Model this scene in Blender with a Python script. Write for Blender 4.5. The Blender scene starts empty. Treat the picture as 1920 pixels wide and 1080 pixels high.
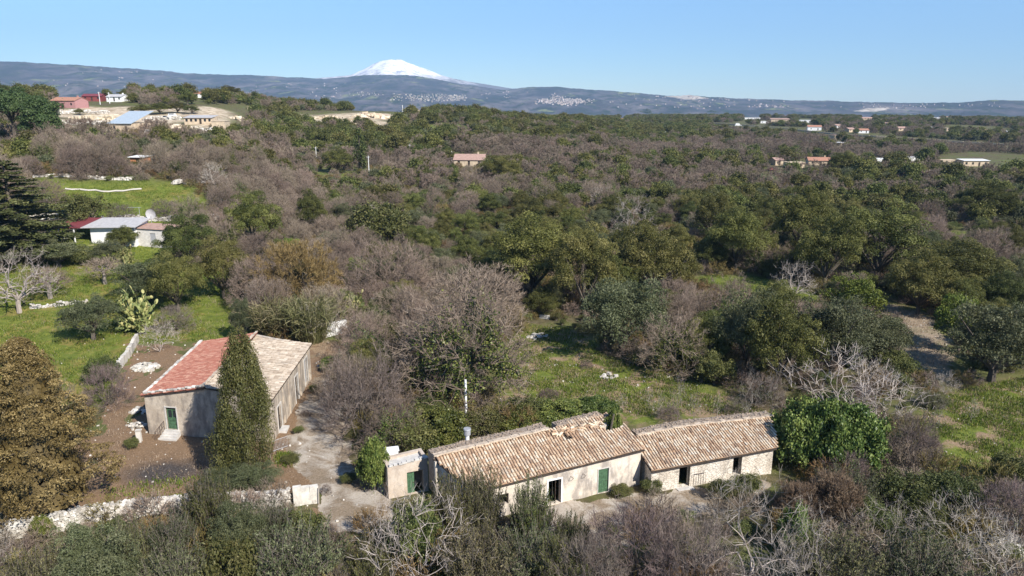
import bpy, math, random
import numpy as np
from mathutils import Vector
rs = np.random.RandomState(7); random.seed(7)
scene = bpy.context.scene
C = scene.collection
PI = math.pi
# ------------------------------------------------------------------ camera
F = 1371.0; PITCH = math.atan((540-185)/F); CH = 31.0
cam_d = bpy.data.cameras.new('camera'); cam = bpy.data.objects.new('camera', cam_d); C.objects.link(cam)
cam.location = (0, 0, CH); cam.rotation_euler = (PI/2-PITCH, 0, 0)
cam_d.sensor_width = 36; cam_d.lens = F/1920*36; cam_d.clip_start = 1; cam_d.clip_end = 120000
scene.camera = cam
# ------------------------------------------------------------------ sky, sun, exposure
SUN_EL = math.radians(39); SUN_AZ = math.radians(138)     # azimuth clockwise from +Y (towards the sun)
w = bpy.data.worlds.new('World'); scene.world = w; w.use_nodes = True
nt = w.node_tree; bg = nt.nodes['Background']
sky = nt.nodes.new('ShaderNodeTexSky'); sky.sky_type = 'NISHITA'; sky.sun_disc = False
sky.sun_elevation = SUN_EL; sky.sun_rotation = SUN_AZ; sky.altitude = 400; sky.air_density = 1.0; sky.dust_density = 0.0; sky.ozone_density = 3.2
tn_ = nt.nodes.new('ShaderNodeMix'); tn_.data_type = 'RGBA'; tn_.blend_type = 'MULTIPLY'; tn_.inputs[0].default_value = 1; tn_.inputs[7].default_value = (.77, .95, 1.14, 1)
nt.links.new(sky.outputs[0], tn_.inputs[6]); nt.links.new(tn_.outputs[2], bg.inputs[0]); bg.inputs[1].default_value = 0.085
sd = bpy.data.lights.new('sun', 'SUN'); sd.energy = 5.0; sd.angle = math.radians(0.5); sd.color = (1, .955, .88)
sun = bpy.data.objects.new('sun', sd); C.objects.link(sun)
tosun = Vector((math.sin(SUN_AZ)*math.cos(SUN_EL), math.cos(SUN_AZ)*math.cos(SUN_EL), math.sin(SUN_EL)))
sun.rotation_euler = tosun.to_track_quat('Z', 'Y').to_euler(); sun.location = (60, -60, 120)
scene.view_settings.view_transform = 'Standard'; scene.view_settings.look = 'None'
scene.view_settings.exposure = 0.74; scene.view_settings.gamma = 1
scene.cycles.use_denoising = True
scene.cycles.max_bounces = 5; scene.cycles.diffuse_bounces = 3; scene.cycles.transmission_bounces = 3
scene.cycles.volume_bounces = 0
# ------------------------------------------------------------------ terrain
RG = np.array([0, 90, 115, 140, 175, 195, 250, 300, 350, 400, 450, 500, 550, 600, 700, 900, 1200, 1600, 2000, 3000.])
ZL = np.array([0, 0, .5, 3, 9, 13, 16, 19, 22, 25, 28, 30, 31, 31, 28, 18, 0, -30, -60, -120.])
ZM = np.array([0, 0, 0, .3, 1, 1.5, 2.5, 4, 8, 12.5, 16.5, 20, 21, 20.5, 16, 8, 0, -30, -60, -120.])
ZC = np.array([0, 0, 0, 0, 0, .3, 1, 2, 4, 6, 8, 10, 11, 11.5, 11, 6, 0, -30, -60, -120.])
ZR = np.array([0, 0, 0, 0, 0, 0, 0, 0, 0, 0, 0, 0, 0, .5, 1.2, 1, 0, -6, -22, -70.])
AZ = np.array([-.40, -.24, -.06, .06, .20]); PR = np.stack([ZL, ZM*1.0, ZM*.85, ZC, ZR])
def T(x, y):
    x = np.asarray(x, float); y = np.asarray(y, float)
    r = np.hypot(x, y); a = np.arctan2(x, y)
    zs = np.stack([np.interp(r, RG, p) for p in PR])
    f = np.interp(a, AZ, np.arange(5.)); i = np.clip(np.floor(f).astype(int), 0, 3); t = f-i; t = t*t*(3-2*t)
    z = np.take_along_axis(zs, i[None], 0)[0]*(1-t)+np.take_along_axis(zs, (i+1)[None], 0)[0]*t
    amp = np.clip((r-85)/300, 0, 1)
    z = z+amp*(1.1*np.sin(x*.021+1)*np.cos(y*.017)+.6*np.sin(x*.05+y*.041)+2.5*np.sin(x*.006+2)*np.sin(y*.0047))
    near = .12*np.sin(x*.31+y*.13)+.08*np.sin(y*.47-x*.2)
    # courtyards and buildings stand on level ground
    return z+near*np.clip((r-100)/60, 0, 1)
def ray(x, y):
    u = (x-960)/F; v = (540-y)/F
    return np.array([u, math.cos(PITCH)+v*math.sin(PITCH), -math.sin(PITCH)+v*math.cos(PITCH)])
def G(x, y):                       # photo pixel -> point of the terrain
    d = ray(x, y); lo = 20.; t = 20.
    while t < 4000:
        p = d*t
        if CH+p[2] < float(T(p[0], p[1])): break
        lo = t; t *= 1.01
    for _ in range(20):
        m = (lo+t)/2; p = d*m
        if CH+p[2] < float(T(p[0], p[1])): t = m
        else: lo = m
    p = d*t; return Vector((p[0], p[1], float(T(p[0], p[1]))))
def depth(p): return p[1]*math.cos(PITCH)-(p[2]-CH)*math.sin(PITCH)
def project(x, y, z):
    zz = z-CH; dz = y*math.cos(PITCH)-zz*math.sin(PITCH); up = y*math.sin(PITCH)+zz*math.cos(PITCH)
    return 960+F*x/dz, 540-F*up/dz
def hfor(p, ytop):                 # height above p that reaches photo row ytop
    lo, hi = 0., 80.
    for _ in range(30):
        m = (lo+hi)/2
        if project(p[0], p[1], p[2]+m)[1] > ytop: lo = m
        else: hi = m
    return lo
def Pz(x, y, z):                   # photo pixel -> point at height z
    d = ray(x, y); t = (z-CH)/d[2]; return Vector((d[0]*t, d[1]*t, z))
def inpoly(X, Y, poly):
    X = np.asarray(X, float); Y = np.asarray(Y, float); r = np.zeros(X.shape, bool)
    n = len(poly)
    for i in range(n):
        x0, y0 = poly[i]; x1, y1 = poly[(i+1) % n]
        if y0 == y1: continue
        c = ((y0 > Y) != (y1 > Y)) & (X < (x1-x0)*(Y-y0)/(y1-y0)+x0)
        r ^= c
    return r
# ------------------------------------------------------------------ mesh helpers
def mesh(name, V, F4=None, F3=None, tint=None, attrs=None, smooth=False):
    V = np.asarray(V, np.float32); me = bpy.data.meshes.new(name)
    parts = []
    if F4 is not None and len(F4): parts.append(np.asarray(F4, np.int32))
    if F3 is not None and len(F3): parts.append(np.asarray(F3, np.int32))
    nf = sum(len(p) for p in parts)
    loops = np.concatenate([p.ravel() for p in parts]); tot = np.concatenate([np.full(len(p), p.shape[1], np.int32) for p in parts])
    st = np.concatenate([[0], np.cumsum(tot)[:-1]]).astype(np.int32)
    me.vertices.add(len(V)); me.vertices.foreach_set('co', V.ravel())
    me.loops.add(len(loops)); me.loops.foreach_set('vertex_index', loops)
    me.polygons.add(nf); me.polygons.foreach_set('loop_start', st); me.polygons.foreach_set('loop_total', tot)
    me.polygons.foreach_set('use_smooth', np.full(nf, bool(smooth)))
    if tint is not None:
        a = me.attributes.new('tint', 'FLOAT', 'POINT'); a.data.foreach_set('value', np.asarray(tint, np.float32))
    for k, v in (attrs or {}).items():
        a = me.attributes.new(k, 'FLOAT', 'POINT'); a.data.foreach_set('value', np.asarray(v, np.float32))
    me.update(calc_edges=True); me.validate(); return me
class MB:
    def __init__(s): s.V = []; s.Q = []; s.T3 = []; s.t = []; s.n = 0
    def add(s, V, Q=None, T3=None, tint=.5):
        V = np.asarray(V, float).reshape(-1, 3)
        if Q is not None and len(Q): s.Q.append(np.asarray(Q)+s.n)
        if T3 is not None and len(T3): s.T3.append(np.asarray(T3)+s.n)
        s.V.append(V); s.t.append(np.broadcast_to(np.asarray(tint, float), (len(V),)).copy()); s.n += len(V); return s
    def box(s, c, sz, rz=0, tint=.5, jit=0):
        c = np.array(c, float); h = np.array(sz, float)/2
        v = np.array([[x, y, z] for z in (-1, 1) for y in (-1, 1) for x in (-1, 1)], float)*h
        if jit: v += rs.uniform(-jit, jit, v.shape)
        ca, sa = math.cos(rz), math.sin(rz)
        v = np.stack([v[:, 0]*ca-v[:, 1]*sa, v[:, 0]*sa+v[:, 1]*ca, v[:, 2]], 1)+c
        s.add(v, [[0, 2, 3, 1], [4, 5, 7, 6], [0, 1, 5, 4], [2, 6, 7, 3], [0, 4, 6, 2], [1, 3, 7, 5]], tint=tint); return s
    def tubes(s, A, B, ra, rb, k=4, tint=.5):
        A = np.asarray(A, float).reshape(-1, 3); B = np.asarray(B, float).reshape(-1, 3); n = len(A)
        if n == 0: return s
        ra = np.broadcast_to(ra, (n,)).reshape(n, 1); rb = np.broadcast_to(rb, (n,)).reshape(n, 1)
        d = B-A; d /= np.linalg.norm(d, axis=1, keepdims=True)+1e-9
        ref = np.where(np.abs(d[:, 2:3]) > .9, np.array([[1., 0, 0]]), np.array([[0, 0, 1.]]))
        u = np.cross(d, ref); u /= np.linalg.norm(u, axis=1, keepdims=True)+1e-9; v = np.cross(d, u)
        vs = np.zeros((n, 2*k, 3)); q = np.zeros((n, k, 4), int)
        for i in range(k):
            a = 2*PI*i/k; o = u*math.cos(a)+v*math.sin(a)
            vs[:, i] = A+o*ra; vs[:, k+i] = B+o*rb
            q[:, i] = np.array([i, (i+1) % k, k+(i+1) % k, k+i])
        q += (np.arange(n)*2*k)[:, None, None]
        tt = np.repeat(np.broadcast_to(tint, (n,)), 2*k)
        s.add(vs.reshape(-1, 3), q.reshape(-1, 4), tint=tt); return s
    def cyl(s, a, b, ra, rb, k=10, tint=.5):      # closed tube
        s.tubes([a], [b], ra, rb, k, tint); n0 = s.n-2*k
        for off in (0, k):
            c = np.array(a if off == 0 else b, float)
            ring = s.V[-1][off:off+k] if off == 0 else ring_b
            if off == 0: ring_b = s.V[-1][k:2*k]
            s.add(np.vstack([ring, c]), T3=[[i, (i+1) % k, k] for i in range(k)], tint=tint)
        return s
    def leaves(s, P, N, size, aspect=.55, tint=.5, align=None):
        P = np.asarray(P, float); n = len(P); N = N/(np.linalg.norm(N, axis=1, keepdims=True)+1e-9)
        r = rs.normal(size=(n, 3)) if align is None else align+.35*rs.normal(size=(n, 3))
        t = r-N*(r*N).sum(1, keepdims=True); t /= np.linalg.norm(t, axis=1, keepdims=True)+1e-9; b = np.cross(N, t)
        sz = np.broadcast_to(size, (n,)).reshape(n, 1)*rs.uniform(.6, 1.3, (n, 1))
        vs = np.stack([P+t*sz*.5, P+b*sz*aspect*.5, P-t*sz*.5, P-b*sz*aspect*.5], 1)
        s.add(vs.reshape(-1, 3), np.arange(4*n).reshape(n, 4), tint=np.repeat(np.broadcast_to(tint, (n,)), 4)); return s
    def ribbons(s, A, B, wd, tint=.5):
        A = np.asarray(A, float); n = len(A); d = B-A; r = rs.normal(size=(n, 3)); u = np.cross(d, r); u /= np.linalg.norm(u, axis=1, keepdims=True)+1e-9
        wd = np.broadcast_to(wd, (n,)).reshape(n, 1)/2
        vs = np.stack([A-u*wd, A+u*wd, B+u*wd*.45, B-u*wd*.45], 1)
        s.add(vs.reshape(-1, 3), np.arange(4*n).reshape(n, 4), tint=np.repeat(np.broadcast_to(tint, (n,)), 4)); return s
    def mesh(s, name, mat, smooth=False):
        V = np.concatenate(s.V); me = mesh(name, V, np.concatenate(s.Q) if s.Q else None, np.concatenate(s.T3) if s.T3 else None, np.concatenate(s.t), smooth=smooth)
        me.materials.append(mat); return me
    def obj(s, name, mat, parent=None, smooth=False, label=None):
        return link(name, s.mesh(name, mat, smooth), parent, label)
def link(name, me, parent=None, label=None):
    o = bpy.data.objects.new(name, me); C.objects.link(o)
    if parent is not None: o.parent = parent
    if label: o['label'] = label
    return o
def tag(o, label=None, cat=None, group=None, kind=None):
    if label: o['label'] = label
    if cat: o['category'] = cat
    if group: o['group'] = group
    if kind: o['kind'] = kind
    return o
def thing(name, label, cat, loc=(0, 0, 0), rz=0, group=None):
    o = bpy.data.objects.new(name, None); C.objects.link(o); o.location = loc; o.rotation_euler = (0, 0, rz); o.empty_display_size = .5
    return tag(o, label, cat, group)
# ------------------------------------------------------------------ materials
def newmat(name):
    m = bpy.data.materials.new(name); m.use_nodes = True; n = m.node_tree.nodes; b = n['Principled BSDF']
    b.inputs['Specular IOR Level'].default_value = .25; b.inputs['Roughness'].default_value = .85
    return m, m.node_tree, b
def N(t, typ, **kw):
    n = t.nodes.new(typ)
    for k, v in kw.items():
        if isinstance(k, str) and hasattr(n, k): setattr(n, k, v)
    return n
def noise(t, scale, detail=4, rough=.6, vec=None, dist=0):
    n = t.nodes.new('ShaderNodeTexNoise'); n.inputs['Scale'].default_value = scale; n.inputs['Detail'].default_value = detail; n.inputs['Roughness'].default_value = rough
    n.inputs['Distortion'].default_value = dist
    if vec is not None: t.links.new(vec, n.inputs['Vector'])
    return n.outputs['Fac']
def ramp(t, fac, stops, interp='LINEAR'):
    n = t.nodes.new('ShaderNodeValToRGB'); e = n.color_ramp.elements; n.color_ramp.interpolation = interp
    e[0].position, e[0].color = stops[0][0], (*stops[0][1], 1); e[1].position, e[1].color = stops[-1][0], (*stops[-1][1], 1)
    for p, c in stops[1:-1]:
        k = e.new(p); k.color = (*c, 1)
    t.links.new(fac, n.inputs[0]); return n.outputs[0]
def mixc(t, fac, a, b, mode='MIX'):
    n = t.nodes.new('ShaderNodeMix'); n.data_type = 'RGBA'; n.blend_type = mode; n.clamp_factor = True
    for sock, v in ((n.inputs[0], fac), (n.inputs[6], a), (n.inputs[7], b)):
        if isinstance(v, (int, float)): sock.default_value = v
        elif isinstance(v, tuple): sock.default_value = (*v, 1)
        else: t.links.new(v, sock)
    return n.outputs[2]
def math_(t, op, a, b=0, c=None, clamp=False):
    n = t.nodes.new('ShaderNodeMath'); n.operation = op; n.use_clamp = clamp
    for i, v in enumerate((a, b, c)):
        if v is None: continue
        if isinstance(v, (int, float)): n.inputs[i].default_value = v
        else: t.links.new(v, n.inputs[i])
    return n.outputs[0]
def attr(t, name): n = t.nodes.new('ShaderNodeAttribute'); n.attribute_name = name; return n.outputs['Fac']
def geo(t): return t.nodes.new('ShaderNodeNewGeometry').outputs['Position']
def bump(t, b, h, s=.3, d=.05):
    n = t.nodes.new('ShaderNodeBump'); n.inputs['Strength'].default_value = s; n.inputs['Distance'].default_value = d
    t.links.new(h, n.inputs['Height']); t.links.new(n.outputs[0], b.inputs['Normal'])
def leafmat(name, dark, mid, light, trans=.22, vary=.26, hue=.028, rough=.55):
    m, t, b = newmat(name)
    c = ramp(t, attr(t, 'tint'), [(0, dark), (.5, mid), (1, light)])
    oi = t.nodes.new('ShaderNodeObjectInfo'); h = t.nodes.new('ShaderNodeHueSaturation')
    t.links.new(math_(t, 'MULTIPLY_ADD', oi.outputs['Random'], hue*2, .5-hue), h.inputs['Hue'])
    t.links.new(math_(t, 'MULTIPLY_ADD', math_(t, 'FRACT', math_(t, 'MULTIPLY', oi.outputs['Random'], 7.31)), vary*2, 1-vary), h.inputs['Value'])
    t.links.new(c, h.inputs['Color']); t.links.new(h.outputs[0], b.inputs['Base Color'])
    b.inputs['Roughness'].default_value = rough; b.inputs['Specular IOR Level'].default_value = .25
    if trans:
        tr = t.nodes.new('ShaderNodeBsdfTranslucent'); t.links.new(h.outputs[0], tr.inputs[0])
        mx = t.nodes.new('ShaderNodeMixShader'); mx.inputs[0].default_value = trans
        t.links.new(b.outputs[0], mx.inputs[1]); t.links.new(tr.outputs[0], mx.inputs[2]); t.links.new(mx.outputs[0], t.nodes['Material Output'].inputs[0])
    return m
M = {}
M['oak'] = leafmat('oak_leaves', (.034, .040, .009), (.094, .100, .023), (.23, .22, .065))
M['olive'] = leafmat('olive_leaves', (.048, .056, .024), (.102, .112, .050), (.20, .20, .105), hue=.015)
M['lentisk'] = leafmat('shrub_leaves', (.040, .048, .013), (.095, .105, .032), (.20, .19, .065))
M['citrus'] = leafmat('bright_leaves', (.065, .09, .014), (.13, .16, .026), (.28, .29, .05))
M['ivy'] = leafmat('ivy_leaves', (.032, .052, .012), (.10, .135, .032), (.27, .29, .08), rough=.4)
M['dusky'] = leafmat('dusky_leaves', (.058, .056, .024), (.125, .118, .052), (.25, .225, .11))
M['cypress'] = leafmat('cypress_needles', (.045, .058, .016), (.105, .118, .033), (.23, .225, .07), trans=.1)
M['conifer'] = leafmat('conifer_needles', (.072, .050, .017), (.165, .118, .042), (.32, .235, .10), trans=.1, hue=.0)
M['cedar'] = leafmat('cedar_needles', (.035, .045, .015), (.085, .10, .035), (.17, .18, .07), trans=.1)
M['pine'] = leafmat('pine_needles', (.025, .038, .012), (.05, .072, .022), (.10, .12, .04), trans=.1)
M['reed'] = leafmat('reed_leaves', (.09, .10, .03), (.18, .18, .07), (.36, .32, .17))
M['ochre'] = leafmat('ochre_twigs', (.09, .065, .02), (.17, .12, .045), (.27, .20, .08), trans=.1)
M['redbrown'] = leafmat('redbrown_twigs', (.11, .07, .045), (.20, .135, .09), (.32, .225, .15), trans=.1, hue=.006)
M['twig'] = leafmat('bare_twigs', (.085, .062, .045), (.185, .138, .102), (.33, .26, .20), trans=0, hue=.015, rough=.8)
M['purple'] = leafmat('purple_twigs', (.070, .050, .042), (.13, .097, .083), (.24, .185, .16), trans=0, rough=.8)
M['pale'] = leafmat('pale_bark', (.17, .14, .115), (.33, .28, .235), (.52, .455, .40), trans=0, hue=.01, rough=.8)
M['bark'] = leafmat('bark', (.05, .04, .03), (.11, .09, .07), (.20, .17, .14), trans=0, hue=.01, rough=.9)
M['pear'] = leafmat('cactus_skin', (.08, .11, .035), (.19, .22, .075), (.38, .36, .14), trans=0)
M['grass'] = leafmat('grass_blades', (.05, .08, .012), (.12, .16, .022), (.28, .26, .055), trans=.3)
M['dry'] = leafmat('dry_grass', (.16, .12, .07), (.32, .25, .16), (.50, .42, .30), trans=.2)
M['rock'] = leafmat('limestone', (.28, .25, .21), (.48, .44, .38), (.68, .64, .58), trans=0, vary=.08, hue=.005, rough=.95)
def plain(name, col, rough=.7, var=.12, sc=3, metal=0):
    m, t, b = newmat(name); p = geo(t); f = noise(t, sc, 5, .6, p)
    lo = tuple(c*(1-var*1.6) for c in col); hi = tuple(min(1, c*(1+var)) for c in col)
    t.links.new(ramp(t, f, [(.3, lo), (.7, hi)]), b.inputs['Base Color']); b.inputs['Roughness'].default_value = rough; b.inputs['Metallic'].default_value = metal
    return m
def plaster(name, base, stain, pale, stone=0, grime=.5):
    m, t, b = newmat(name); p = geo(t)
    f1 = noise(t, .9, 5, .65, p, .5); mp = t.nodes.new('ShaderNodeMapping'); mp.inputs['Scale'].default_value = (.9, .9, .4); t.links.new(p, mp.inputs[0])
    f2 = noise(t, 1.6, 5, .6, mp.outputs[0]); f3 = noise(t, 7, 5, .7, p)
    c = mixc(t, ramp(t, f1, [(.38, (0, 0, 0)), (.62, (1, 1, 1))]), base, pale)
    c = mixc(t, math_(t, 'MULTIPLY', ramp(t, f2, [(.44, (0, 0, 0)), (.60, (1, 1, 1))]), grime), c, stain)
    c = mixc(t, .35, c, ramp(t, f3, [(.3, (.35, .35, .35)), (.7, (.75, .75, .75))]), 'SOFT_LIGHT')
    h = f3
    if stone:
        v = t.nodes.new('ShaderNodeTexVoronoi'); v.feature = 'DISTANCE_TO_EDGE'; v.inputs['Scale'].default_value = 3.0; v.inputs['Randomness'].default_value = .9
        mq = t.nodes.new('ShaderNodeMapping'); mq.inputs['Scale'].default_value = (1, 1, 1.6); t.links.new(p, mq.inputs[0]); t.links.new(mq.outputs[0], v.inputs['Vector'])
        e = ramp(t, v.outputs['Distance'], [(.0, (1, 1, 1)), (.07, (0, 0, 0))])
        mask = ramp(t, noise(t, .55, 4, .6, p), [(.5-.25*stone, (0, 0, 0)), (.6-.2*stone, (1, 1, 1))])
        em = mixc(t, 1., e, mask, 'MULTIPLY'); c = mixc(t, em, c, tuple(x*.45 for x in stain)); h = math_(t, 'ADD', f3, v.outputs['Distance'])
    t.links.new(c, b.inputs['Base Color']); bump(t, b, h, .5, .05); return m
M['plaster_a'] = plaster('old_beige_plaster', (.42, .345, .265), (.22, .185, .155), (.54, .46, .365), grime=.75)
M['plaster_b'] = plaster('cream_plaster', (.60, .51, .41), (.27, .235, .205), (.70, .62, .52), grime=.8)
M['plaster_c'] = plaster('stone_and_plaster', (.62, .54, .44), (.36, .30, .235), (.76, .69, .59), stone=1, grime=.5)
M['plaster_d'] = plaster('pink_beige_plaster', (.50, .405, .315), (.32, .26, .21), (.58, .49, .40), grime=.5)
M['tanrock'] = leafmat('tan_limestone', (.36, .28, .19), (.56, .46, .33), (.72, .63, .50), trans=0, vary=.05, hue=.005, rough=.95)
M['townwall'] = leafmat('town_walls', (.20, .165, .14), (.34, .285, .245), (.54, .48, .43), trans=0, rough=.9)
M['rubble'] = plain('earth_and_rubble', (.33, .26, .20), .95, .3, 5)
M['band'] = plain('old_tan_mortar', (.52, .42, .32), .95, .25, 3)
M['oldwhite'] = plain('worn_whitewash', (.62, .58, .51), .9, .25, 1.5)
M['white'] = plain('whitewash', (.80, .79, .77), .6, .06, 2)
M['concrete'] = plain('pale_concrete', (.55, .52, .48), .9, .14, 2)
M['green'] = plain('green_paint', (.075, .145, .08), .5, .25, 6)
M['darkwood'] = plain('dark_wood', (.06, .045, .035), .7, .3, 6)
M['iron'] = plain('rusty_iron', (.12, .085, .065), .6, .3, 10)
M['zinc'] = plain('grey_zinc', (.42, .42, .43), .45, .1, 5, .3)
M['maroon'] = plain('maroon_sheet', (.20, .05, .055), .5, .1, 2)
M['greyroof'] = plain('grey_sheet', (.46, .44, .43), .6, .12, 2)
M['bluesheet'] = plain('pale_blue_sheet', (.38, .44, .49), .5, .1, 2)
M['brick'] = plain('orange_brick', (.50, .22, .11), .9, .2, 5)
M['red'] = plain('red_paint', (.22, .06, .055), .6, .1, 2)
M['pinkwall'] = plain('pink_wall', (.42, .22, .21), .8, .1, 2)
M['tan'] = plain('tan_wall', (.56, .44, .31), .9, .15, 1)
M['terra'] = plain('terracotta_roof', (.42, .21, .14), .85, .2, 2)
M['dullroof'] = plain('dull_pink_roof', (.40, .26, .21), .85, .2, 2)
M['window'] = plain('dark_window', (.03, .035, .04), .3, .1, 2)
def tilemat(name, stops, red=False):
    m, t, b = newmat(name); p = geo(t)
    c = ramp(t, attr(t, 'tint'), stops); f = noise(t, .8, 5, .65, p, .4); f2 = noise(t, 9, 4, .7, p)
    c = mixc(t, math_(t, 'MULTIPLY', ramp(t, f, [(.5, (0, 0, 0)), (.68, (1, 1, 1))]), .25 if red else .45), c, (.30, .07, .04) if red else (.29, .25, .21))
    c = mixc(t, .4, c, ramp(t, f2, [(.3, (.3, .3, .3)), (.7, (.75, .75, .75))]), 'SOFT_LIGHT')
    t.links.new(c, b.inputs['Base Color']); bump(t, b, f2, .4, .03); return m
M['tile'] = tilemat('old_clay_tile', [(0, (.26, .17, .11)), (.2, (.42, .27, .17)), (.45, (.56, .39, .25)), (.7, (.66, .51, .35)), (1, (.72, .62, .48))])
M['tile_grey'] = tilemat('lichened_tile', [(0, (.22, .165, .12)), (.35, (.38, .30, .225)), (.7, (.50, .41, .315)), (1, (.60, .52, .42))])
M['tile_red'] = tilemat('red_coated_tile', [(0, (.25, .105, .075)), (.45, (.34, .135, .095)), (1, (.45, .25, .18))], True)
# ------------------------------------------------------------------ clearings, as polygons over the photograph, laid on the ground
def gpoly(pts): return [tuple(G(x, y)[:2]) for x, y in pts]
P_FIELD = gpoly([(-60, 510), (60, 500), (130, 478), (370, 500), (380, 640), (250, 650), (235, 700), (170, 780), (-60, 780)])
P_CORR = gpoly([(375, 500), (440, 500), (450, 600), (470, 640), (380, 660), (365, 600)])
P_GREEN = gpoly([(60, 336), (345, 342), (400, 380), (395, 408), (95, 415), (70, 380)])
P_YARD = gpoly([(-60, 1010), (-60, 950), (180, 800), (235, 640), (600, 640), (660, 640), (650, 720), (640, 860), (730, 880), (730, 1000), (580, 1000), (560, 930), (330, 960)])
P_HOUSE = gpoly([(700, 1000), (700, 860), (1190, 780), (1465, 775), (1480, 900), (1330, 960), (1000, 1000)])
P_MID = gpoly([(925, 655), (985, 610), (1080, 618), (1140, 672), (1240, 700), (1390, 745), (1450, 785), (1190, 800), (940, 770)])
P_RIGHT = gpoly([(1720, 790), (1790, 730), (1990, 700), (1990, 905), (1760, 890)])
P_SLOPE = gpoly([(1660, 570), (1740, 590), (1790, 660), (1770, 720), (1690, 690)])
P_TERR = gpoly([(1290, 520), (1400, 515), (1530, 545), (1540, 580), (1430, 560)])
P_R2 = gpoly([(1740, 432), (1910, 440), (1910, 470), (1750, 458)])
P_SHED = gpoly([(560, 640), (680, 640), (670, 720), (590, 712)])
P_CANO = gpoly([(60, 412), (330, 410), (330, 500), (60, 480)])
P_PATH = [tuple(p[:2]) for p in (G(590, 705), G(628, 708), G(645, 760), G(668, 880), G(735, 915), G(735, 1000), G(585, 1000), G(600, 930), G(548, 880), G(540, 820), G(555, 780))]
P_COURT = gpoly([(1000, 950), (1460, 895), (1420, 930), (1330, 965), (1180, 1020), (1060, 1040)])
CLEAR = [P_FIELD, P_CORR, P_GREEN, P_YARD, P_HOUSE, P_MID, P_RIGHT, P_SLOPE, P_TERR, P_R2, P_SHED, P_CANO]
def wob(X, Y, s, k): return s*(np.sin(X*k+Y*k*.7+1.3)+np.sin(Y*k*1.7-X*k*.9)+.6*np.sin(X*k*2.9+Y*k*2.1))*.5
# ------------------------------------------------------------------ ground sheet
naz = 330; az = np.concatenate([np.linspace(-PI, -.86, 18)[:-1], np.linspace(-.86, .86, naz), np.linspace(.86, PI, 18)[1:]])
rr = np.concatenate([[0.5, 8, 15], 22*np.exp(np.linspace(0, math.log(3000/22), 760))])
RR, AA = np.meshgrid(rr, az, indexing='ij'); X = RR*np.sin(AA); Y = RR*np.cos(AA)
Z = T(X, Y); Z = np.where(RR > 1, Z, Z)
Z = Z + .05*np.sin(X*2.1+Y*1.3)*np.sin(Y*1.9-X*.7)*np.clip((RR-30)/30, 0, 1)
nr, na = X.shape; V = np.stack([X, Y, Z], -1).reshape(-1, 3)
ii = (np.arange(nr-1)[:, None]*na+np.arange(na-1)[None]).ravel(); Q = np.stack([ii, ii+1, ii+na+1, ii+na], 1)[:, ::-1]
def soft(poly, s=.8, k=.9): return (inpoly(X+wob(X, Y, s, k), Y+wob(Y, X, s, k*1.1), poly)).astype(float)
def blur(a, n):
    for _ in range(n):
        a = (a+np.roll(a, 1, 0)+np.roll(a, -1, 0))/3; a = (a+np.roll(a, 1, 1)+np.roll(a, -1, 1))/3
    return a
conc = np.maximum(soft(P_PATH, .5, 1.4), soft(P_COURT, .6, 1.2)); dirt = soft(P_YARD, .9)
yd = gpoly([(185, 960), (200, 830), (275, 780), (400, 815), (400, 900), (350, 945)]); dirt2 = np.maximum(soft(yd), soft(gpoly([(400, 800), (570, 700), (600, 700), (600, 880), (560, 930), (380, 930)])))
lush = np.maximum.reduce([soft(P_FIELD), soft(P_GREEN), soft(P_R2), soft(P_CORR, .4), soft(P_TERR), soft(P_CANO)])
mid = np.maximum.reduce([soft(P_MID), soft(P_RIGHT), soft(P_SLOPE), soft(P_SHED)])
b0 = G(310, 886); burnt = np.clip(1.7-np.hypot((X-b0[0])/2.6, (Y-b0[1])/1.7)+wob(X, Y, .12, 3), 0, 1)
yellow = np.clip(soft(P_FIELD)*.6+soft(P_GREEN)*(wob(X, Y, .6, .15)+.2), 0, 1)
slope = soft(P_SLOPE)
tanr = np.maximum.reduce([soft(gpoly(q), 2., .3) for q in ([(60, 205), (160, 200), (430, 208), (430, 250), (330, 252), (90, 246)], [(560, 215), (640, 214), (740, 214), (770, 226), (720, 236), (600, 232)])]); tanr = tanr*(wob(X, Y, 1, .12) > -.5)
meadow = np.maximum.reduce([soft(gpoly(q), 2., .3) for q in ([(540, 218), (650, 216), (660, 226), (550, 226)], [(760, 234), (880, 232), (880, 250), (770, 244)], [(590, 318), (690, 330), (690, 345), (610, 332)])]); lush = np.maximum(lush, meadow)
me = mesh('ground', V, Q, attrs={k: v.ravel() for k, v in dict(conc=blur(conc, 3), dirt=blur(np.maximum(dirt*.55, dirt2), 3), lush=blur(lush, 4), midf=blur(mid, 5), burnt=burnt, yellow=yellow, slope=slope, tanr=blur(tanr, 2)).items()}, smooth=True)
m, t, b = newmat('ground'); p = geo(t)
n1 = noise(t, .12, 6, .65, p); n2 = noise(t, 1.1, 6, .7, p); n3 = noise(t, 6, 5, .75, p); n4 = noise(t, .35, 5, .6, p, .6); n5 = noise(t, .012, 5, .6, p)
scrub = ramp(t, n2, [(.3, (.05, .04, .022)), (.5, (.10, .085, .04)), (.7, (.19, .15, .09))])
scrub = mixc(t, ramp(t, n1, [(.45, (0, 0, 0)), (.56, (.75, .75, .75))]), scrub, (.10, .115, .028))
scrub = mixc(t, ramp(t, n5, [(.60, (0, 0, 0)), (.65, (.7, .7, .7))]), scrub, (.12, .14, .04))
grass = ramp(t, n2, [(.28, (.07, .09, .014)), (.5, (.125, .155, .022)), (.75, (.22, .22, .045))])
ochre = ramp(t, n2, [(.3, (.17, .12, .035)), (.6, (.30, .21, .07)), (.8, (.38, .27, .12))])
soil = ramp(t, n3, [(.3, (.12, .075, .042)), (.55, (.225, .145, .085)), (.75, (.34, .24, .155))])
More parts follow.
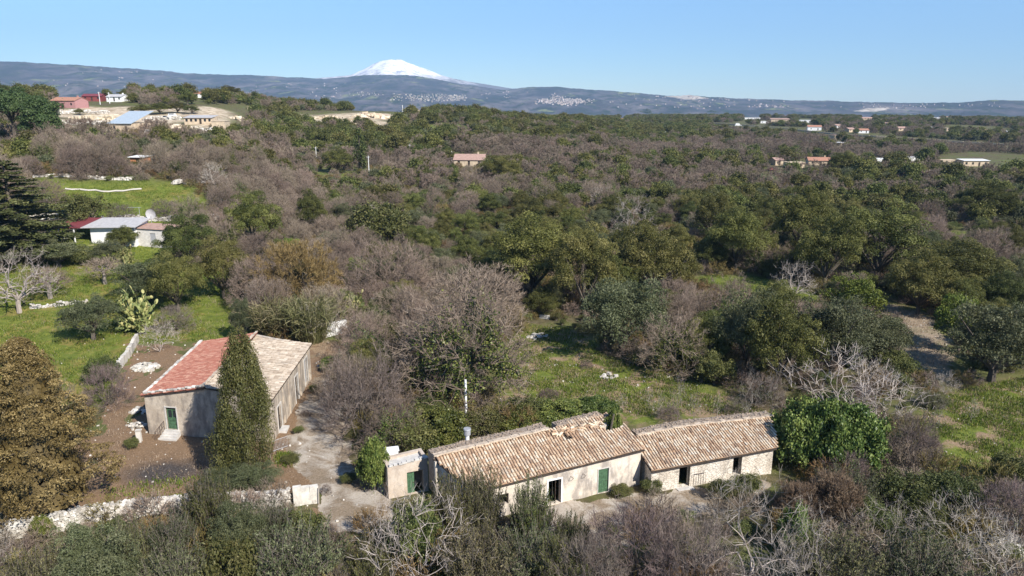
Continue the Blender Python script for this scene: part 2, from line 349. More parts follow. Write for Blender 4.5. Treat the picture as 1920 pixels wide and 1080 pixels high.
midc = mixc(t, ramp(t, n4, [(.45, (0, 0, 0)), (.55, (1, 1, 1))]), ramp(t, n3, [(.3, (.15, .105, .055)), (.5, (.27, .185, .11)), (.75, (.40, .30, .21))]), grass)
fld = mixc(t, ramp(t, n4, [(.47, (0, 0, 0)), (.60, (1, 1, 1))]), grass, ochre)
fld = mixc(t, attr(t, 'yellow'), grass, fld)
c = mixc(t, attr(t, 'midf'), scrub, midc); c = mixc(t, attr(t, 'lush'), c, fld)
c = mixc(t, math_(t, 'MULTIPLY', attr(t, 'slope'), .8), c, ramp(t, n3, [(.3, (.20, .15, .10)), (.7, (.40, .32, .24))]))
c = mixc(t, attr(t, 'tanr'), c, ramp(t, n4, [(.4, (.30, .22, .14)), (.5, (.50, .40, .28)), (.6, (.60, .50, .37))]))
dm = math_(t, 'GREATER_THAN', math_(t, 'ADD', attr(t, 'dirt'), math_(t, 'MULTIPLY', math_(t, 'SUBTRACT', n4, .5), 1.6)), .45)
c = mixc(t, math_(t, 'MULTIPLY', dm, math_(t, 'GREATER_THAN', attr(t, 'dirt'), .1)), c, soil)
cc = ramp(t, n3, [(.25, (.30, .25, .20)), (.5, (.42, .365, .30)), (.75, (.52, .465, .395))]); cc = mixc(t, ramp(t, n4, [(.43, (0, 0, 0)), (.54, (.9, .9, .9))]), cc, ramp(t, n3, [(.35, (.14, .105, .06)), (.65, (.29, .215, .15))]))
cm = math_(t, 'GREATER_THAN', math_(t, 'ADD', attr(t, 'conc'), math_(t, 'MULTIPLY', math_(t, 'SUBTRACT', n2, .5), 1.2)), .55)
c = mixc(t, cm, c, cc); c = mixc(t, math_(t, 'MULTIPLY', attr(t, 'burnt'), .9), c, ramp(t, n3, [(.45, (.03, .027, .027)), (.7, (.13, .12, .12))]))
spk = t.nodes.new('ShaderNodeTexVoronoi'); spk.inputs['Scale'].default_value = 2.4; t.links.new(p, spk.inputs['Vector'])
c = mixc(t, math_(t, 'MULTIPLY', math_(t, 'LESS_THAN', spk.outputs['Distance'], .09), .4), c, (.50, .46, .40))
t.links.new(c, b.inputs['Base Color']); b.inputs['Roughness'].default_value = .95; bump(t, b, n3, .6, .12)
me.materials.append(m); tag(link('ground', me), kind='structure')
# ------------------------------------------------------------------ distant hills, snow volcano, far plain
sil = [(-400, 108), (0, 114), (100, 119), (200, 125), (330, 134), (350, 138), (400, 139), (500, 142), (610, 148), (650, 144), (690, 141), (760, 140), (800, 145), (870, 158), (940, 168), (965, 166), (1000, 163), (1050, 163), (1100, 168), (1160, 171), (1250, 180), (1290, 178), (1330, 182), (1450, 187), (1550, 189), (1650, 192), (1750, 193), (1800, 192), (1850, 188), (1900, 188), (2000, 189), (2300, 192)]
def horizon_h(px, py, d): r = ray(px, py); return CH+r[2]*d/math.hypot(r[0], r[1])
hx = np.linspace(-400, 2300, 541); hy = np.interp(hx, [s[0] for s in sil], [s[1] for s in sil])
hy = hy+.7*np.sin(hx*.09)*np.sin(hx*.031)+rs.uniform(-.4, .4, len(hx))
rid = np.interp(hx, [0, 600, 900, 1300, 1900], [6400, 7200, 6600, 5600, 4800])
azh = np.array([math.atan2(ray(a, 200)[0], ray(a, 200)[1]) for a in hx])
top = np.array([horizon_h(a, b_, d) for a, b_, d in zip(hx, hy, rid)])
us = np.concatenate([np.linspace(0, 1, 60), [1.03, 1.08, 1.2, 1.5]]); HV = []
d0 = 2300.
for u in us:
    d = d0+(rid-d0)*u; base = -105.
    k = (u**1.5) if u <= 1 else 1-(u-1)*1.2
    und = (np.sin(hx*.013+u*9)*np.cos(hx*.021-u*6)+.5*np.sin(hx*.045+u*21)+.35*np.sin(hx*.11-u*33))
    z = base+(top-base)*k+und*26*min(u, 1)*max(0, (1-u))*2.2*np.clip((top+80)/220, .35, 1.2)
    HV.append(np.stack([d*np.sin(azh), d*np.cos(azh), z], 1))
HVa = np.array(HV); nu, nx = HVa.shape[:2]; ii = (np.arange(nu-1)[:, None]*nx+np.arange(nx-1)[None]).ravel()
hpx_, hpy_ = project(HVa[..., 0].ravel(), HVa[..., 1].ravel(), HVa[..., 2].ravel())
qr = inpoly(hpx_, hpy_, [(1598, 209), (1625, 203), (1668, 202), (1662, 206), (1640, 210)]) | inpoly(hpx_, hpy_, [(1250, 181), (1290, 178), (1330, 184), (1290, 187)])
me = mesh('hills', HVa.reshape(-1, 3), np.stack([ii, ii+nx, ii+nx+1, ii+1], 1)[:, ::-1], attrs=dict(quarry=qr.astype(float)), smooth=True)
m, t, b = newmat('wooded_hills'); p = geo(t); mp = t.nodes.new('ShaderNodeMapping'); mp.inputs['Scale'].default_value = (1, .45, 1); t.links.new(p, mp.inputs[0]); q = mp.outputs[0]
c = ramp(t, noise(t, .0035, 8, .7, q), [(.3, (.018, .026, .024)), (.44, (.048, .046, .050)), (.54, (.105, .088, .092)), (.68, (.21, .175, .155))])
c = mixc(t, ramp(t, noise(t, .012, 7, .75, q), [(.50, (0, 0, 0)), (.58, (1, 1, 1))]), c, (.025, .035, .018))
c = mixc(t, ramp(t, noise(t, .006, 6, .7, q, .5), [(.60, (0, 0, 0)), (.65, (.8, .8, .8))]), c, (.22, .23, .09))
c = mixc(t, ramp(t, noise(t, .010, 5, .75, q, 1.), [(.70, (0, 0, 0)), (.73, (.9, .9, .9))]), c, (.42, .35, .26))
c = mixc(t, math_(t, 'MULTIPLY', attr(t, 'quarry'), .85), c, ramp(t, noise(t, .03, 4, .6, p), [(.35, (.30, .24, .18)), (.6, (.72, .62, .50))]))
t.links.new(c, b.inputs['Base Color']); b.inputs['Roughness'].default_value = 1
me.materials.append(m); tag(link('hills', me), kind='structure')
# snow-covered volcano beyond the hills
ed = 7900.
esil = [(560, 150), (660, 141), (685, 130), (704, 120), (716, 115), (728, 112.5), (738, 111.5), (744, 112.6), (749, 110.8), (755, 111.5), (766, 117), (780, 122), (802, 130), (830, 141), (850, 147), (880, 153), (960, 166)]
ex = np.linspace(500, 1000, 161); ey = np.interp(ex, [s[0] for s in esil], [s[1] for s in esil])+rs.uniform(-.25, .25, 161)
EV = []
eaz = np.array([math.atan2(ray(a, 200)[0], ray(a, 200)[1]) for a in ex]); et = np.array([horizon_h(a, b_, ed) for a, b_ in zip(ex, ey)])
for u in np.concatenate([np.linspace(0, 1, 40), [1.1, 1.4, 2]]):
    d = ed-1500*(1-u); k = (u**1.2 if u <= 1 else 2-u)
    gul = np.sin(ex*.16+np.sin(u*5)*2)*14*u*max(0, 1-u)*3
    EV.append(np.stack([d*np.sin(eaz), d*np.cos(eaz), -50+(et+50)*k+gul+rs.uniform(-5, 5, 161)*max(0, 1-u)], 1))
EV = np.array(EV); nu, nx = EV.shape[:2]; ii = (np.arange(nu-1)[:, None]*nx+np.arange(nx-1)[None]).ravel()
me = mesh('mountain', EV.reshape(-1, 3), np.stack([ii, ii+nx, ii+nx+1, ii+1], 1)[:, ::-1], smooth=True)
m, t, b = newmat('snow'); p = geo(t); sx = t.nodes.new('ShaderNodeSeparateXYZ'); t.links.new(p, sx.inputs[0])
hh = math_(t, 'ADD', sx.outputs[2], math_(t, 'MULTIPLY', noise(t, .008, 6, .7, p), 260))
mq = t.nodes.new('ShaderNodeMapping'); mq.inputs['Scale'].default_value = (1, 1, .25); t.links.new(p, mq.inputs[0]); st_ = ramp(t, noise(t, .012, 6, .7, mq.outputs[0]), [(.36, (.42, .42, .47)), (.52, (.86, .84, .85))]); c = mixc(t, ramp(t, math_(t, 'DIVIDE', hh, 1000.), [(.30, (0, 0, 0)), (.42, (1, 1, 1))]), (.16, .15, .16), st_); t.links.new(c, b.inputs['Base Color']); me.materials.append(m)
tag(link('snowy_mountain', me), kind='structure')
# far lowland sheet under and beyond the hills, out to the sea horizon
k = 72; V = [[0, 0, -160]]+[[12300*math.sin(2*PI*i/k), 12300*math.cos(2*PI*i/k), -160] for i in range(k)]
me = mesh('sea', V, F3=[[0, i+1, (i+1) % k+1] for i in range(k)][::-1]); m, t, b = newmat('sea_water'); b.inputs['Base Color'].default_value = (.04, .10, .16, 1); b.inputs['Roughness'].default_value = .5
me.materials.append(m); tag(link('sea', me), kind='structure')
# haze: the air of the plain
bm = MB(); bm.box((0, 0, 520), (25200, 25200, 1362)); hz = bm.obj('haze', bpy.data.materials.new('haze'))
hm = hz.data.materials[0]; hm.use_nodes = True; hm.node_tree.nodes.clear(); pv = hm.node_tree.nodes.new('ShaderNodeVolumePrincipled'); oo = hm.node_tree.nodes.new('ShaderNodeOutputMaterial')
pv.inputs['Density'].default_value = 7.5e-5; pv.inputs['Color'].default_value = (.42, .68, 1.0, 1); pv.inputs['Anisotropy'].default_value = 0.0
hm.node_tree.links.new(pv.outputs[0], oo.inputs['Volume']); tag(hz, kind='stuff'); hz.display_type = 'WIRE'
# ================================================================== buildings
def wall_panel(mb, p0, p1, z0, tops, th, ops=(), tint=.5):
    """upright wall from p0 to p1 (outer face), tops = [(s, z)], thickness inward (left of p0->p1), ops = [(s0, s1, za, zb)]"""
    p0 = np.array(p0[:2], float); p1 = np.array(p1[:2], float); L = np.linalg.norm(p1-p0); d = (p1-p0)/L; nrm = np.array([-d[1], d[0]])
    S = sorted(set([0., L]+[s for s, _ in tops if 0 < s < L]+[s for o in ops for s in o[:2]]))
    tz = lambda s: np.interp(s, [a for a, _ in tops], [b_ for _, b_ in tops])
    def P(s, z, o): q = p0+d*s+nrm*(th if o else 0); return [q[0], q[1], z]
    for a, b_ in zip(S[:-1], S[1:]):
        segs = [(z0, z0, tz(a), tz(b_))]; m_ = (a+b_)/2
        for o in sorted([o for o in ops if o[0] <= m_ <= o[1]], key=lambda o: o[2]):
            lo = segs.pop(); 
            if o[2] > lo[0]+.01: segs.append((lo[0], lo[1], o[2], o[2]))
            segs.append((o[3], o[3], lo[2], lo[3]))
        for (la, lb, ha, hb) in segs:
            v = [P(a, la, 0), P(b_, lb, 0), P(b_, hb, 0), P(a, ha, 0), P(a, la, 1), P(b_, lb, 1), P(b_, hb, 1), P(a, ha, 1)]
            f = [[0, 1, 2, 3], [5, 4, 7, 6], [3, 2, 6, 7], [1, 0, 4, 5]]
            if a == 0 or any(abs(a-s) < 1e-6 for o in ops for s in o[:2]): f.append([0, 3, 7, 4])
            if b_ == L or any(abs(b_-s) < 1e-6 for o in ops for s in o[:2]): f.append([1, 5, 6, 2])
            mb.add(v, f, tint=tint)
def tile_roof(mb, O, U, W, poly, pitch_w=.25, row=.42, jit=1., lift=0., hole=None, sag=0, lo=.0, hi=1.):
    """O origin on the eave, U unit along it, W unit up the slope; poly in (u, w) coordinates"""
    O = np.array(O, float); U = np.array(U, float); W = np.array(W, float); NN = np.cross(U, W); NN /= np.linalg.norm(NN)
    if NN[2] < 0: NN = -NN
    pu = [p[0] for p in poly]; pw = [p[1] for p in poly]
    us_ = np.arange(min(pu), max(pu), pitch_w)+pitch_w/2; ws = np.arange(min(pw), max(pw), row)+row/2
    UU, WW = np.meshgrid(us_, ws); UU = UU.ravel(); WW = WW.ravel(); ok = inpoly(UU, WW, poly)
    if hole is not None:
        for h in hole: ok &= ~inpoly(UU, WW, h)
    UU = UU[ok]; WW = WW[ok]; n = len(UU)
    colt = {}
    a = rs.uniform(-.05, .05, n)*jit; du = rs.normal(0, .014, n)*jit; dw = rs.normal(0, .02, n)*jit; dz = rs.uniform(0, .025, n)*jit
    L = row*1.16; angs = np.linspace(-1.35, 1.35, 5); r0 = pitch_w*.40; r1 = pitch_w*.33
    sg = -sag*np.sin(np.clip((UU-min(pu))/(max(pu)-min(pu)), 0, 1)*PI)*.5-sag*.5*np.sin(UU*.9+WW*.6)
    vs = np.zeros((n, 10, 3)); q = np.zeros((n, 4, 4), int)
    for e, (rw, r_, zz) in enumerate(((-L/2, r0, .035), (L/2, r1, .0))):
        for k, an in enumerate(angs):
            lu = UU+du+math.sin(an)*r_+rw*a; lw = WW+dw+rw; h = math.cos(an)*r_*.85+zz+dz+lift+sg
            vs[:, e*5+k] = O+lu[:, None]*U+lw[:, None]*W+h[:, None]*NN
    for k in range(4): q[:, k] = [k, k+1, 5+k+1, 5+k]
    q += (np.arange(n)*10)[:, None, None]
    ti = np.clip(rs.beta(2.2, 2, n)*(hi-lo)+lo+.12*np.sin(UU*3.1)*np.sin(WW*1.3+UU*.5), 0, 1)
    mb.add(vs.reshape(-1, 3), q.reshape(-1, 4), tint=np.repeat(ti, 10))
    # the channels between: a continuous sheet under the caps
    us2 = np.arange(min(pu), max(pu)+pitch_w, pitch_w/2)
    A = []; 
    g_u = np.arange(min(pu), max(pu), pitch_w); g_w = np.arange(min(pw), max(pw), row)
    uu, ww = np.meshgrid(g_u, g_w); uu = uu.ravel(); ww = ww.ravel(); ok = inpoly(uu+pitch_w/2, ww+row/2, poly)
    if hole is not None:
        for h in hole: ok &= ~inpoly(uu+pitch_w/2, ww+row/2, h)
    uu = uu[ok]; ww = ww[ok]; n = len(uu); v = np.zeros((n, 4, 3))
    for k, (a_, b_) in enumerate(((0, 0), (1, 0), (1, 1), (0, 1))):
        x_ = uu+a_*pitch_w; y_ = ww+b_*row; sg = -sag*np.sin(np.clip((x_-min(pu))/(max(pu)-min(pu)), 0, 1)*PI)*.5-sag*.5*np.sin(x_*.9+y_*.6)
        v[:, k] = O+x_[:, None]*U+y_[:, None]*W+(lift-.01+sg)[:, None]*NN
    mb.add(v.reshape(-1, 3), np.arange(4*n).reshape(n, 4), tint=np.repeat(rs.uniform(lo, lo+(hi-lo)*.35, n), 4))
def slab(mb, pts, th, tint=.5):     # polygon (3-D points) with thickness downwards
    n = len(pts); p = np.array(pts, float); q = p-[0, 0, th]; v = np.vstack([p, q, p.mean(0)[None], q.mean(0)[None]])
    f3 = [[i, (i+1) % n, 2*n] for i in range(n)]+[[n+(i+1) % n, n+i, 2*n+1] for i in range(n)]
    mb.add(v, [[i, n+i, n+(i+1) % n, (i+1) % n] for i in range(n)], f3, tint)
def leafdoor(root, name, p, d, w_, h_, z, mat, inset=.12, open_=0, label=None):
    """a boarded door leaf: frame, boards and rails. p = foot of the hinge side, d = direction along the wall"""
    d = np.array(d[:2], float); d /= np.linalg.norm(d); nn = np.array([-d[1], d[0]]); rz = math.atan2(d[1], d[0])
    base = np.array([p[0], p[1]])+nn*inset; mb = MB(); nb = max(2, int(w_/.18))
    for i in range(nb):
        c = base+d*(w_*(i+.5)/nb); mb.box((c[0], c[1], z+h_/2), (w_/nb-.012, .035, h_), rz)
    for zz in (.15, .5, .85):
        c = base+d*w_/2-nn*.03; mb.box((c[0], c[1], z+h_*zz), (w_*.96, .03, .1), rz)
    o = mb.obj(name, mat, root, label=label)
    hd = MB(); c = base+d*(w_*.85)-nn*.06; hd.box((c[0], c[1], z+h_*.48), (.12, .04, .03), rz); hd.obj('handle', M['iron'], o)
    return o
def frame(root, p, d, w_, h_, z, mat, t_=.09, name='door_frame', proud=.03):
    d = np.array(d[:2], float); d /= np.linalg.norm(d); nn = np.array([-d[1], d[0]]); rz = math.atan2(d[1], d[0]); base = np.array(p[:2])-nn*proud; mb = MB()
    for s_ in (-t_/2, w_+t_/2):
        c = base+d*s_+nn*.08; mb.box((c[0], c[1], z+h_/2), (t_, .2, h_), rz)
    c = base+d*w_/2+nn*.08; mb.box((c[0], c[1], z+h_+t_/2+.002), (w_+2*t_, .21, t_), rz); return mb.obj(name, mat, root)
# ---- barn with the red and grey roof
FL = np.array([-34.7, 64.2]); FR = np.array([-22.2, 62.3]); BR = np.array([-23.0, 78.7]); BL = np.array([-35.3, 79.2])
RFt = np.array([-28.55, 63.2, 5.2]); RBt = np.array([-28.9, 78.95, 5.3])
barn = thing('barn', 'old beige plastered barn with one red and one grey roof slope behind the cypress', 'barn', (FL[0], FL[1], 0))
def local(o, origin):      # builders work in world coordinates; shift the mesh under its root
    o.location = -Vector(origin); return o
def adopt(root):
    for o in root.children:
        o.location = o.location-root.location
wl = MB(); Lf = np.linalg.norm(FR-FL)
wall_panel(wl, FL, FR, -.3, [(0, 3.95), (6.2, 5.15), (Lf, 4.3)], .4, [(2.05, 3.1, .62, 2.85)])
Ls = np.linalg.norm(BR-FR)
dsd = (BR-FR)/Ls
wall_panel(wl, FR+dsd*.4, BR, -.3, [(0, 4.3), (Ls, 4.0)], .4, [(1.6, 2.9, 0, 2.6), (8.6, 9.9, 0, 2.9), (12.9, 14.4, .2, 3.2)])
wall_panel(wl, BR, BL, -.3, [(0, 4.0), (6, 5.15), (12.4, 4.1)], .4); wall_panel(wl, BL+[0, -.4], FL+[.05, .4], -.3, [(0, 4.1), (15, 3.95)], .4)
wl.obj('wall', M['plaster_a'], barn)
def slope_roof(root, e0, e1, r0, r1, mat, over=.25, name='roof', **kw):
    e0, e1, r0, r1 = [np.array(v, float) for v in (e0, e1, r0, r1)]
    U = (e1-e0)/np.linalg.norm(e1-e0); w_ = r0-e0; W = w_-U*np.dot(w_, U); Wn = W/np.linalg.norm(W)
    co = lambda p: (float(np.dot(p-e0, U)), float(np.dot(p-e0, Wn)))
    a, b_, c_, d_ = co(e0), co(e1), co(r1), co(r0)
    poly = [(a[0]-.12, -over), (b_[0]+.12, -over), (c_[0]+.12, c_[1]), (d_[0]-.12, d_[1])]
    mb = MB(); tile_roof(mb, e0, U, Wn, poly, **kw)
    s2 = MB(); slab(s2, [e0+U*p[0]+Wn*p[1]-np.array([0, 0, .06]) for p in poly], .08); 
    o = mb.obj(name, mat, root); s2.obj('roof_deck', M['darkwood'], o); return o
z3 = lambda p, z: np.array([p[0], p[1], z])
# left slope: eave BL->FL, right slope: eave FR->BR
rd = slope_roof(barn, z3(BL, 4.15), z3(FL, 4.0), RBt, RFt, M['tile_red'], pitch_w=.24, row=.4, jit=.6); tag(rd, 'red coated tile roof slope')
gr = slope_roof(barn, z3(FR, 4.35), z3(BR, 4.05), RFt, RBt, M['tile_grey'], pitch_w=.25, row=.42, jit=1.3, lo=.1); tag(gr, 'grey weathered tile roof slope')
def capstones(root, a, b_, n, s=.28, mat='rock', name='ridge_tiles'):
    a = np.array(a, float); b_ = np.array(b_, float); mb = MB(); d = b_-a; rz = math.atan2(d[1], d[0])
    for i in range(n):
        c = a+d*(i+.5)/n+rs.uniform(-.04, .04, 3); mb.box(c, (np.linalg.norm(d)/n*rs.uniform(.75, 1.05), s*rs.uniform(.7, 1.1), s*.45), rz+rs.uniform(-.12, .12), rs.uniform(.2, 1), .03)
    return mb.obj(name, M[mat], root)
capstones(barn, RFt+[0, 0, .18], RBt+[0, 0, .18], 46, .26, 'tile_grey')
capstones(barn, z3(FL, 4.12)+[.0, .1, 0], z3(BL, 4.28)+[-.1, 0, 0], 26, .30, name='eave_stones')
capstones(barn, z3(FL, 4.2)+[.1, 0, 0], RFt+[0, 0, .12], 16, .26, name='verge_stones')
capstones(barn, RFt+[0, 0, .12], z3(FR, 4.5), 18, .2, 'tile_grey', 'verge_stones')
dv = (FR-FL)/Lf
frame(barn, FL+dv*2.05, dv, 1.05, 2.23, .62, M['concrete'], .1)
dr = leafdoor(barn, 'door', FL+dv*2.07, dv, 1.01, 1.1, .62, M['green'], .14, label='lower green panel of the glazed barn door')
mb = MB(); rz = math.atan2(dv[1], dv[0])
for s_ in (.05, .52, .96):
    c = FL+dv*(2.07+s_)+np.array([-dv[1], dv[0]])*.14; mb.box((c[0], c[1], 2.25), (.09, .05, 1.14), rz)
for zz in (1.74, 2.55, 2.79):
    c = FL+dv*2.575+np.array([-dv[1], dv[0]])*.142; mb.box((c[0], c[1], zz), (1.0, .045, .07), rz)
o = mb.obj('window', M['green'], barn); mb = MB(); c = FL+dv*2.575+np.array([-dv[1], dv[0]])*.19; mb.box((c[0], c[1], 2.25), (.98, .02, 1.1), rz); mb.obj('pane', M['window'], o)
mb = MB(); nn = np.array([dv[1], -dv[0]])
for i in range(4):
    c = FL+dv*2.6+nn*(.2+.27*i); mb.box((c[0], c[1], .62-.155*i-.3), (1.5+.1*i, .28, .62), rz, .5, .015)
mb.obj('steps', M['concrete'], barn)
mb = MB()
for i in range(8):
    f = i/7; c = FL+dv*(1.75-.2*f)+nn*(.08+1.25*f); zt = .62+.85-f*.62; mb.cyl((c[0], c[1], .6-.6*f), (c[0], c[1], zt), .018, .018, 5)
c0 = FL+dv*1.75+nn*.08; c1 = FL+dv*1.55+nn*1.33
mb.cyl((c0[0], c0[1], 1.47), (c1[0], c1[1], .85), .025, .025, 5); mb.cyl((c0[0], c0[1], 1.0), (c1[0], c1[1], .4), .02, .02, 5); mb.obj('railing', M['iron'], barn)
for s_, w_, h_, zb, mt, nm, lb in ((1.6, 1.3, 2.6, 0, 'darkwood', 'door', 'dark wooden side door nearest the cypress'), (8.6, 1.3, 2.9, 0, 'darkwood', 'door', 'tall dark wooden side door'), (12.9, 1.5, 3.0, .2, 'zinc', 'door', 'grey sheet metal side door')):
    p_ = FR+dsd*(.4+s_); frame(barn, p_, dsd, w_, h_, zb, M['concrete'], .1); leafdoor(barn, nm, p_, dsd, w_, h_-.02, zb, M[mt], .2, label=lb)
for s_ in (4.4, 6.6, 11.2, 15.6):      # pale buttress strips on the long side
    c = FR+dsd*s_+np.array([dsd[1], -dsd[0]])*.06; MB().box((c[0], c[1], 2.0), (.5, .10, 3.9), math.atan2(dsd[1], dsd[0])).obj('pilaster', M['plaster_a'], barn)
mb = MB(); c = FR+dsd*2.6+np.array([dsd[1], -dsd[0]])*.35; mb.box((c[0], c[1], .1), (1.3, .7, .24), math.atan2(dsd[1], dsd[0]), .5, .02); mb.obj('doorstep', M['concrete'], barn)
adopt(barn)
def rocks(mb, P, S, flat=.7):
    n = len(P); base = np.array([[x, y, z] for z in (-1, 1) for y in (-1, 1) for x in (-1, 1)], float)*.5
    base = base*np.array([1, 1, 1.]); v = base[None]+rs.uniform(-.16, .16, (n, 8, 3)); v[:, 4:, :2] *= rs.uniform(.65, .95, (n, 1, 1))
    a = rs.uniform(0, PI, n); S = np.broadcast_to(S, (n,)); sc = np.stack([S*rs.uniform(.8, 1.5, n), S*rs.uniform(.7, 1.1, n), S*flat*rs.uniform(.6, 1.1, n)], 1)
    v = v*sc[:, None]; x = v[..., 0]*np.cos(a)[:, None]-v[..., 1]*np.sin(a)[:, None]; y = v[..., 0]*np.sin(a)[:, None]+v[..., 1]*np.cos(a)[:, None]
    v = np.stack([x, y, v[..., 2]], -1)+np.asarray(P)[:, None]
    f = np.array([[0, 2, 3, 1], [4, 5, 7, 6], [0, 1, 5, 4], [2, 6, 7, 3], [0, 4, 6, 2], [1, 3, 7, 5]]); q = f[None]+(np.arange(n)*8)[:, None, None]
    mb.add(v.reshape(-1, 3), q.reshape(-1, 4), tint=np.repeat(rs.beta(2, 1.6, n), 8))
# ---- long farmhouse
SL = math.radians(15.5)
E1 = np.array(Pz(1207, 841, 3.35)); E0d = np.array(Pz(935, 908, 2.95))
dU = (E1-E0d)[:2]; dU /= np.linalg.norm(dU); nB = np.array([-dU[1], dU[0]])
W1 = np.array([nB[0]*math.cos(SL), nB[1]*math.cos(SL), math.sin(SL)]); slopeU = (E1[2]-E0d[2])/np.linalg.norm((E1-E0d)[:2])
U1 = np.array([dU[0], dU[1], slopeU]); U1 /= np.linalg.norm(U1); W1 = W1-U1*np.dot(W1, U1); W1 /= np.linalg.norm(W1)
N1 = np.cross(U1, W1)
def onplane(x, y, O, Nn):
    d = ray(x, y); o = np.array([0, 0, CH]); t_ = np.dot(np.array(O)-o, Nn)/np.dot(d, Nn); return o+d*t_
def uv(p, O, U, W): return (float(np.dot(p-O, U)), float(np.dot(p-O, W)))
house = thing('farmhouse', 'long abandoned farmhouse with cream walls, green door and broken clay tile roof', 'farmhouse', (0, 52, 0))
out = [(1209, 841), (935, 909), (888, 921), (811, 857), (900, 834), (1029, 804), (1044, 799), (1090, 786), (1138, 776), (1162, 780), (1191, 816)]
poly = [uv(onplane(x, y, E1, N1), E1, U1, W1) for x, y in out]
hole1 = [uv(onplane(x, y, E1, N1), E1, U1, W1) for x, y in [(1125, 803), (1136, 778), (1162, 780), (1172, 800), (1150, 808)]]
hole2 = [uv(onplane(x, y, E1, N1), E1, U1, W1) for x, y in [(1052, 815), (1060, 812), (1078, 823), (1066, 824)]]
mb = MB(); tile_roof(mb, E1, U1, W1, poly, hole=[hole1, hole2], sag=.07, jit=1.15)
roof = mb.obj('roof', M['tile'], house)
mb = MB(); P3 = lambda x, y, dz=0: onplane(x, y, E1, N1)+[0, 0, dz]
slab(mb, [P3(x, y, -.16) for x, y in out[:6]+[(1120, 800), (1150, 810), (1191, 816)]], .08); mb.obj('roof_deck', M['darkwood'], roof)
mb = MB()      # loose tiles lying crosswise along the broken part of the roof
for i in range(70):
    f = rs.uniform(0, 1); q = P3(1035+95*f+rs.uniform(-6, 6), 812-16*f+rs.uniform(-5, 7), .1); a = rs.uniform(0, PI)
    d_ = np.array([math.cos(a), math.sin(a), rs.uniform(-.2, .3)])*.2; mb.tubes([q-d_], [q+d_], .09, .07, 5, rs.uniform(0, 1))
mb.obj('loose_tiles', M['tile'], roof)
mb = MB(); q = P3(1145, 800, -.4); mb.cyl(q, q+[.25, .1, 1.5], .10, .07, 6); q = P3(1128, 786, 0); mb.cyl(q, q+[1.1, .4, .5], .07, .05, 6); mb.obj('roof_beam', M['bark'], house)
mb = MB()      # mortared band along the left ridge
a = P3(813, 856, .12); b_ = P3(1029, 805, .12); nseg = 26
for i in range(nseg):
    c = a+(b_-a)*(i+.5)/nseg; mb.box(c+rs.uniform(-.02, .02, 3), (np.linalg.norm(b_-a)/nseg+.03, .40, .12), math.atan2(dU[1], dU[0])+rs.uniform(-.04, .04), .6, .02)
mb.obj('ridge_band', M['band'], house)
def rear_strip(root, line, w_, nrm, z_off=.06):
    mb = MB(); a_ = [np.array(q) for q in line]; nv = np.array([nrm[0], nrm[1], -.10])
    for p_, q_ in zip(a_[:-1], a_[1:]): slab(mb, [p_+[0, 0, z_off], q_+[0, 0, z_off], q_+nv*w_+[0, 0, z_off], p_+nv*w_+[0, 0, z_off]], 3.4)
    P_ = []
    for p_, q_ in zip(a_[:-1], a_[1:]):
        k_ = int(np.linalg.norm(q_-p_)*14); f = rs.uniform(0, 1, (k_, 1)); P_.append(p_+(q_-p_)*f+nv*w_*rs.uniform(.1, 1, (k_, 1))+[0, 0, z_off+.04])
    rocks(mb, np.concatenate(P_), .14); mb.obj('rear_wall', M['rubble'], root)
rear_strip(house, [P3(813, 856, 0), P3(1029, 805, 0)], 1.5, nB); rear_strip(house, [P3(1044, 800, .02), P3(1130, 779, .02)], 1.0, nB)
# walls: front along the eave, ends, back
ins = .22; f0 = P3(896, 919)[:2]+nB*ins; f1 = E1[:2]+nB*ins-dU*.1; Lh = np.dot(f1-f0, dU); f0 = f1-dU*Lh
zt = lambda s: (E1-U1*(Lh-s+.1))[2]+.02
def s_of(px, py, ang=None):      # distance along the front wall of a pixel on its foot
    q = Pz(px, py, 0); return float(np.dot(np.array(q[:2])-f0, dU))
sD = s_of(1036, 940); sG = s_of(1130, 925)
ops = [(sD-.62, sD+.5, .05, 2.15), (sG-.45, sG+.5, .05, 2.2), (1.8, 2.6, 1.0, 1.9)]
wl = MB(); wall_panel(wl, f0, f1, -.3, [(0, zt(0)), (Lh, zt(Lh))], .45, ops)
bk1 = P3(1160, 782)[:2]; bkl = P3(813, 857)[:2]; zr1 = P3(1160, 782)[2]-.25; zrl = P3(813, 857)[2]-.25
wall_panel(wl, f1+nB*.46, bk1, -.3, [(0, zt(Lh)+.1), (20, zt(Lh)+.1+20*math.tan(SL))], .4)
wall_panel(wl, bk1, bkl, -.3, [(0, zr1), (float(np.linalg.norm(bk1-bkl)), zrl)], .4)
wall_panel(wl, bkl, f0+nB*.46, -.3, [(0, zrl-.1), (float(np.linalg.norm(bkl-f0)), zt(0)-.05)], .4)
wl.obj('wall', M['plaster_b'], house)
frame(house, f0+dU*(sD-.62), dU, 1.12, 2.1, .05, M['white'], .12, 'door_frame', .02)
leafdoor(house, 'door', f0+dU*(sG-.44), dU, .93, 2.12, .06, M['green'], .1, label='closed green door of the farmhouse'); frame(house, f0+dU*(sG-.45), dU, .95, 2.15, .05, M['concrete'], .06)
dl = leafdoor(house, 'door', f0+dU*(sD+.15)+nB*.25, dU*.4+nB, .8, 2.0, .05, M['darkwood'], .02, label='open dark inner door leaf')
for px in (1068, 1096):
    mb = MB(); s_ = s_of(px, 938); q = f0+dU*s_; z_ = 2.15; mb.cyl((q[0], q[1], z_), (q[0]-nB[0]*.5, q[1]-nB[1]*.5, z_+.05), .02, .02, 5); mb.cyl((q[0]-nB[0]*.45, q[1]-nB[1]*.45, z_), (q[0]+dU[0]*.05, q[1]+dU[1]*.05, z_-.4), .015, .015, 5); mb.obj('wall_bracket', M['iron'], house)
adopt(house)
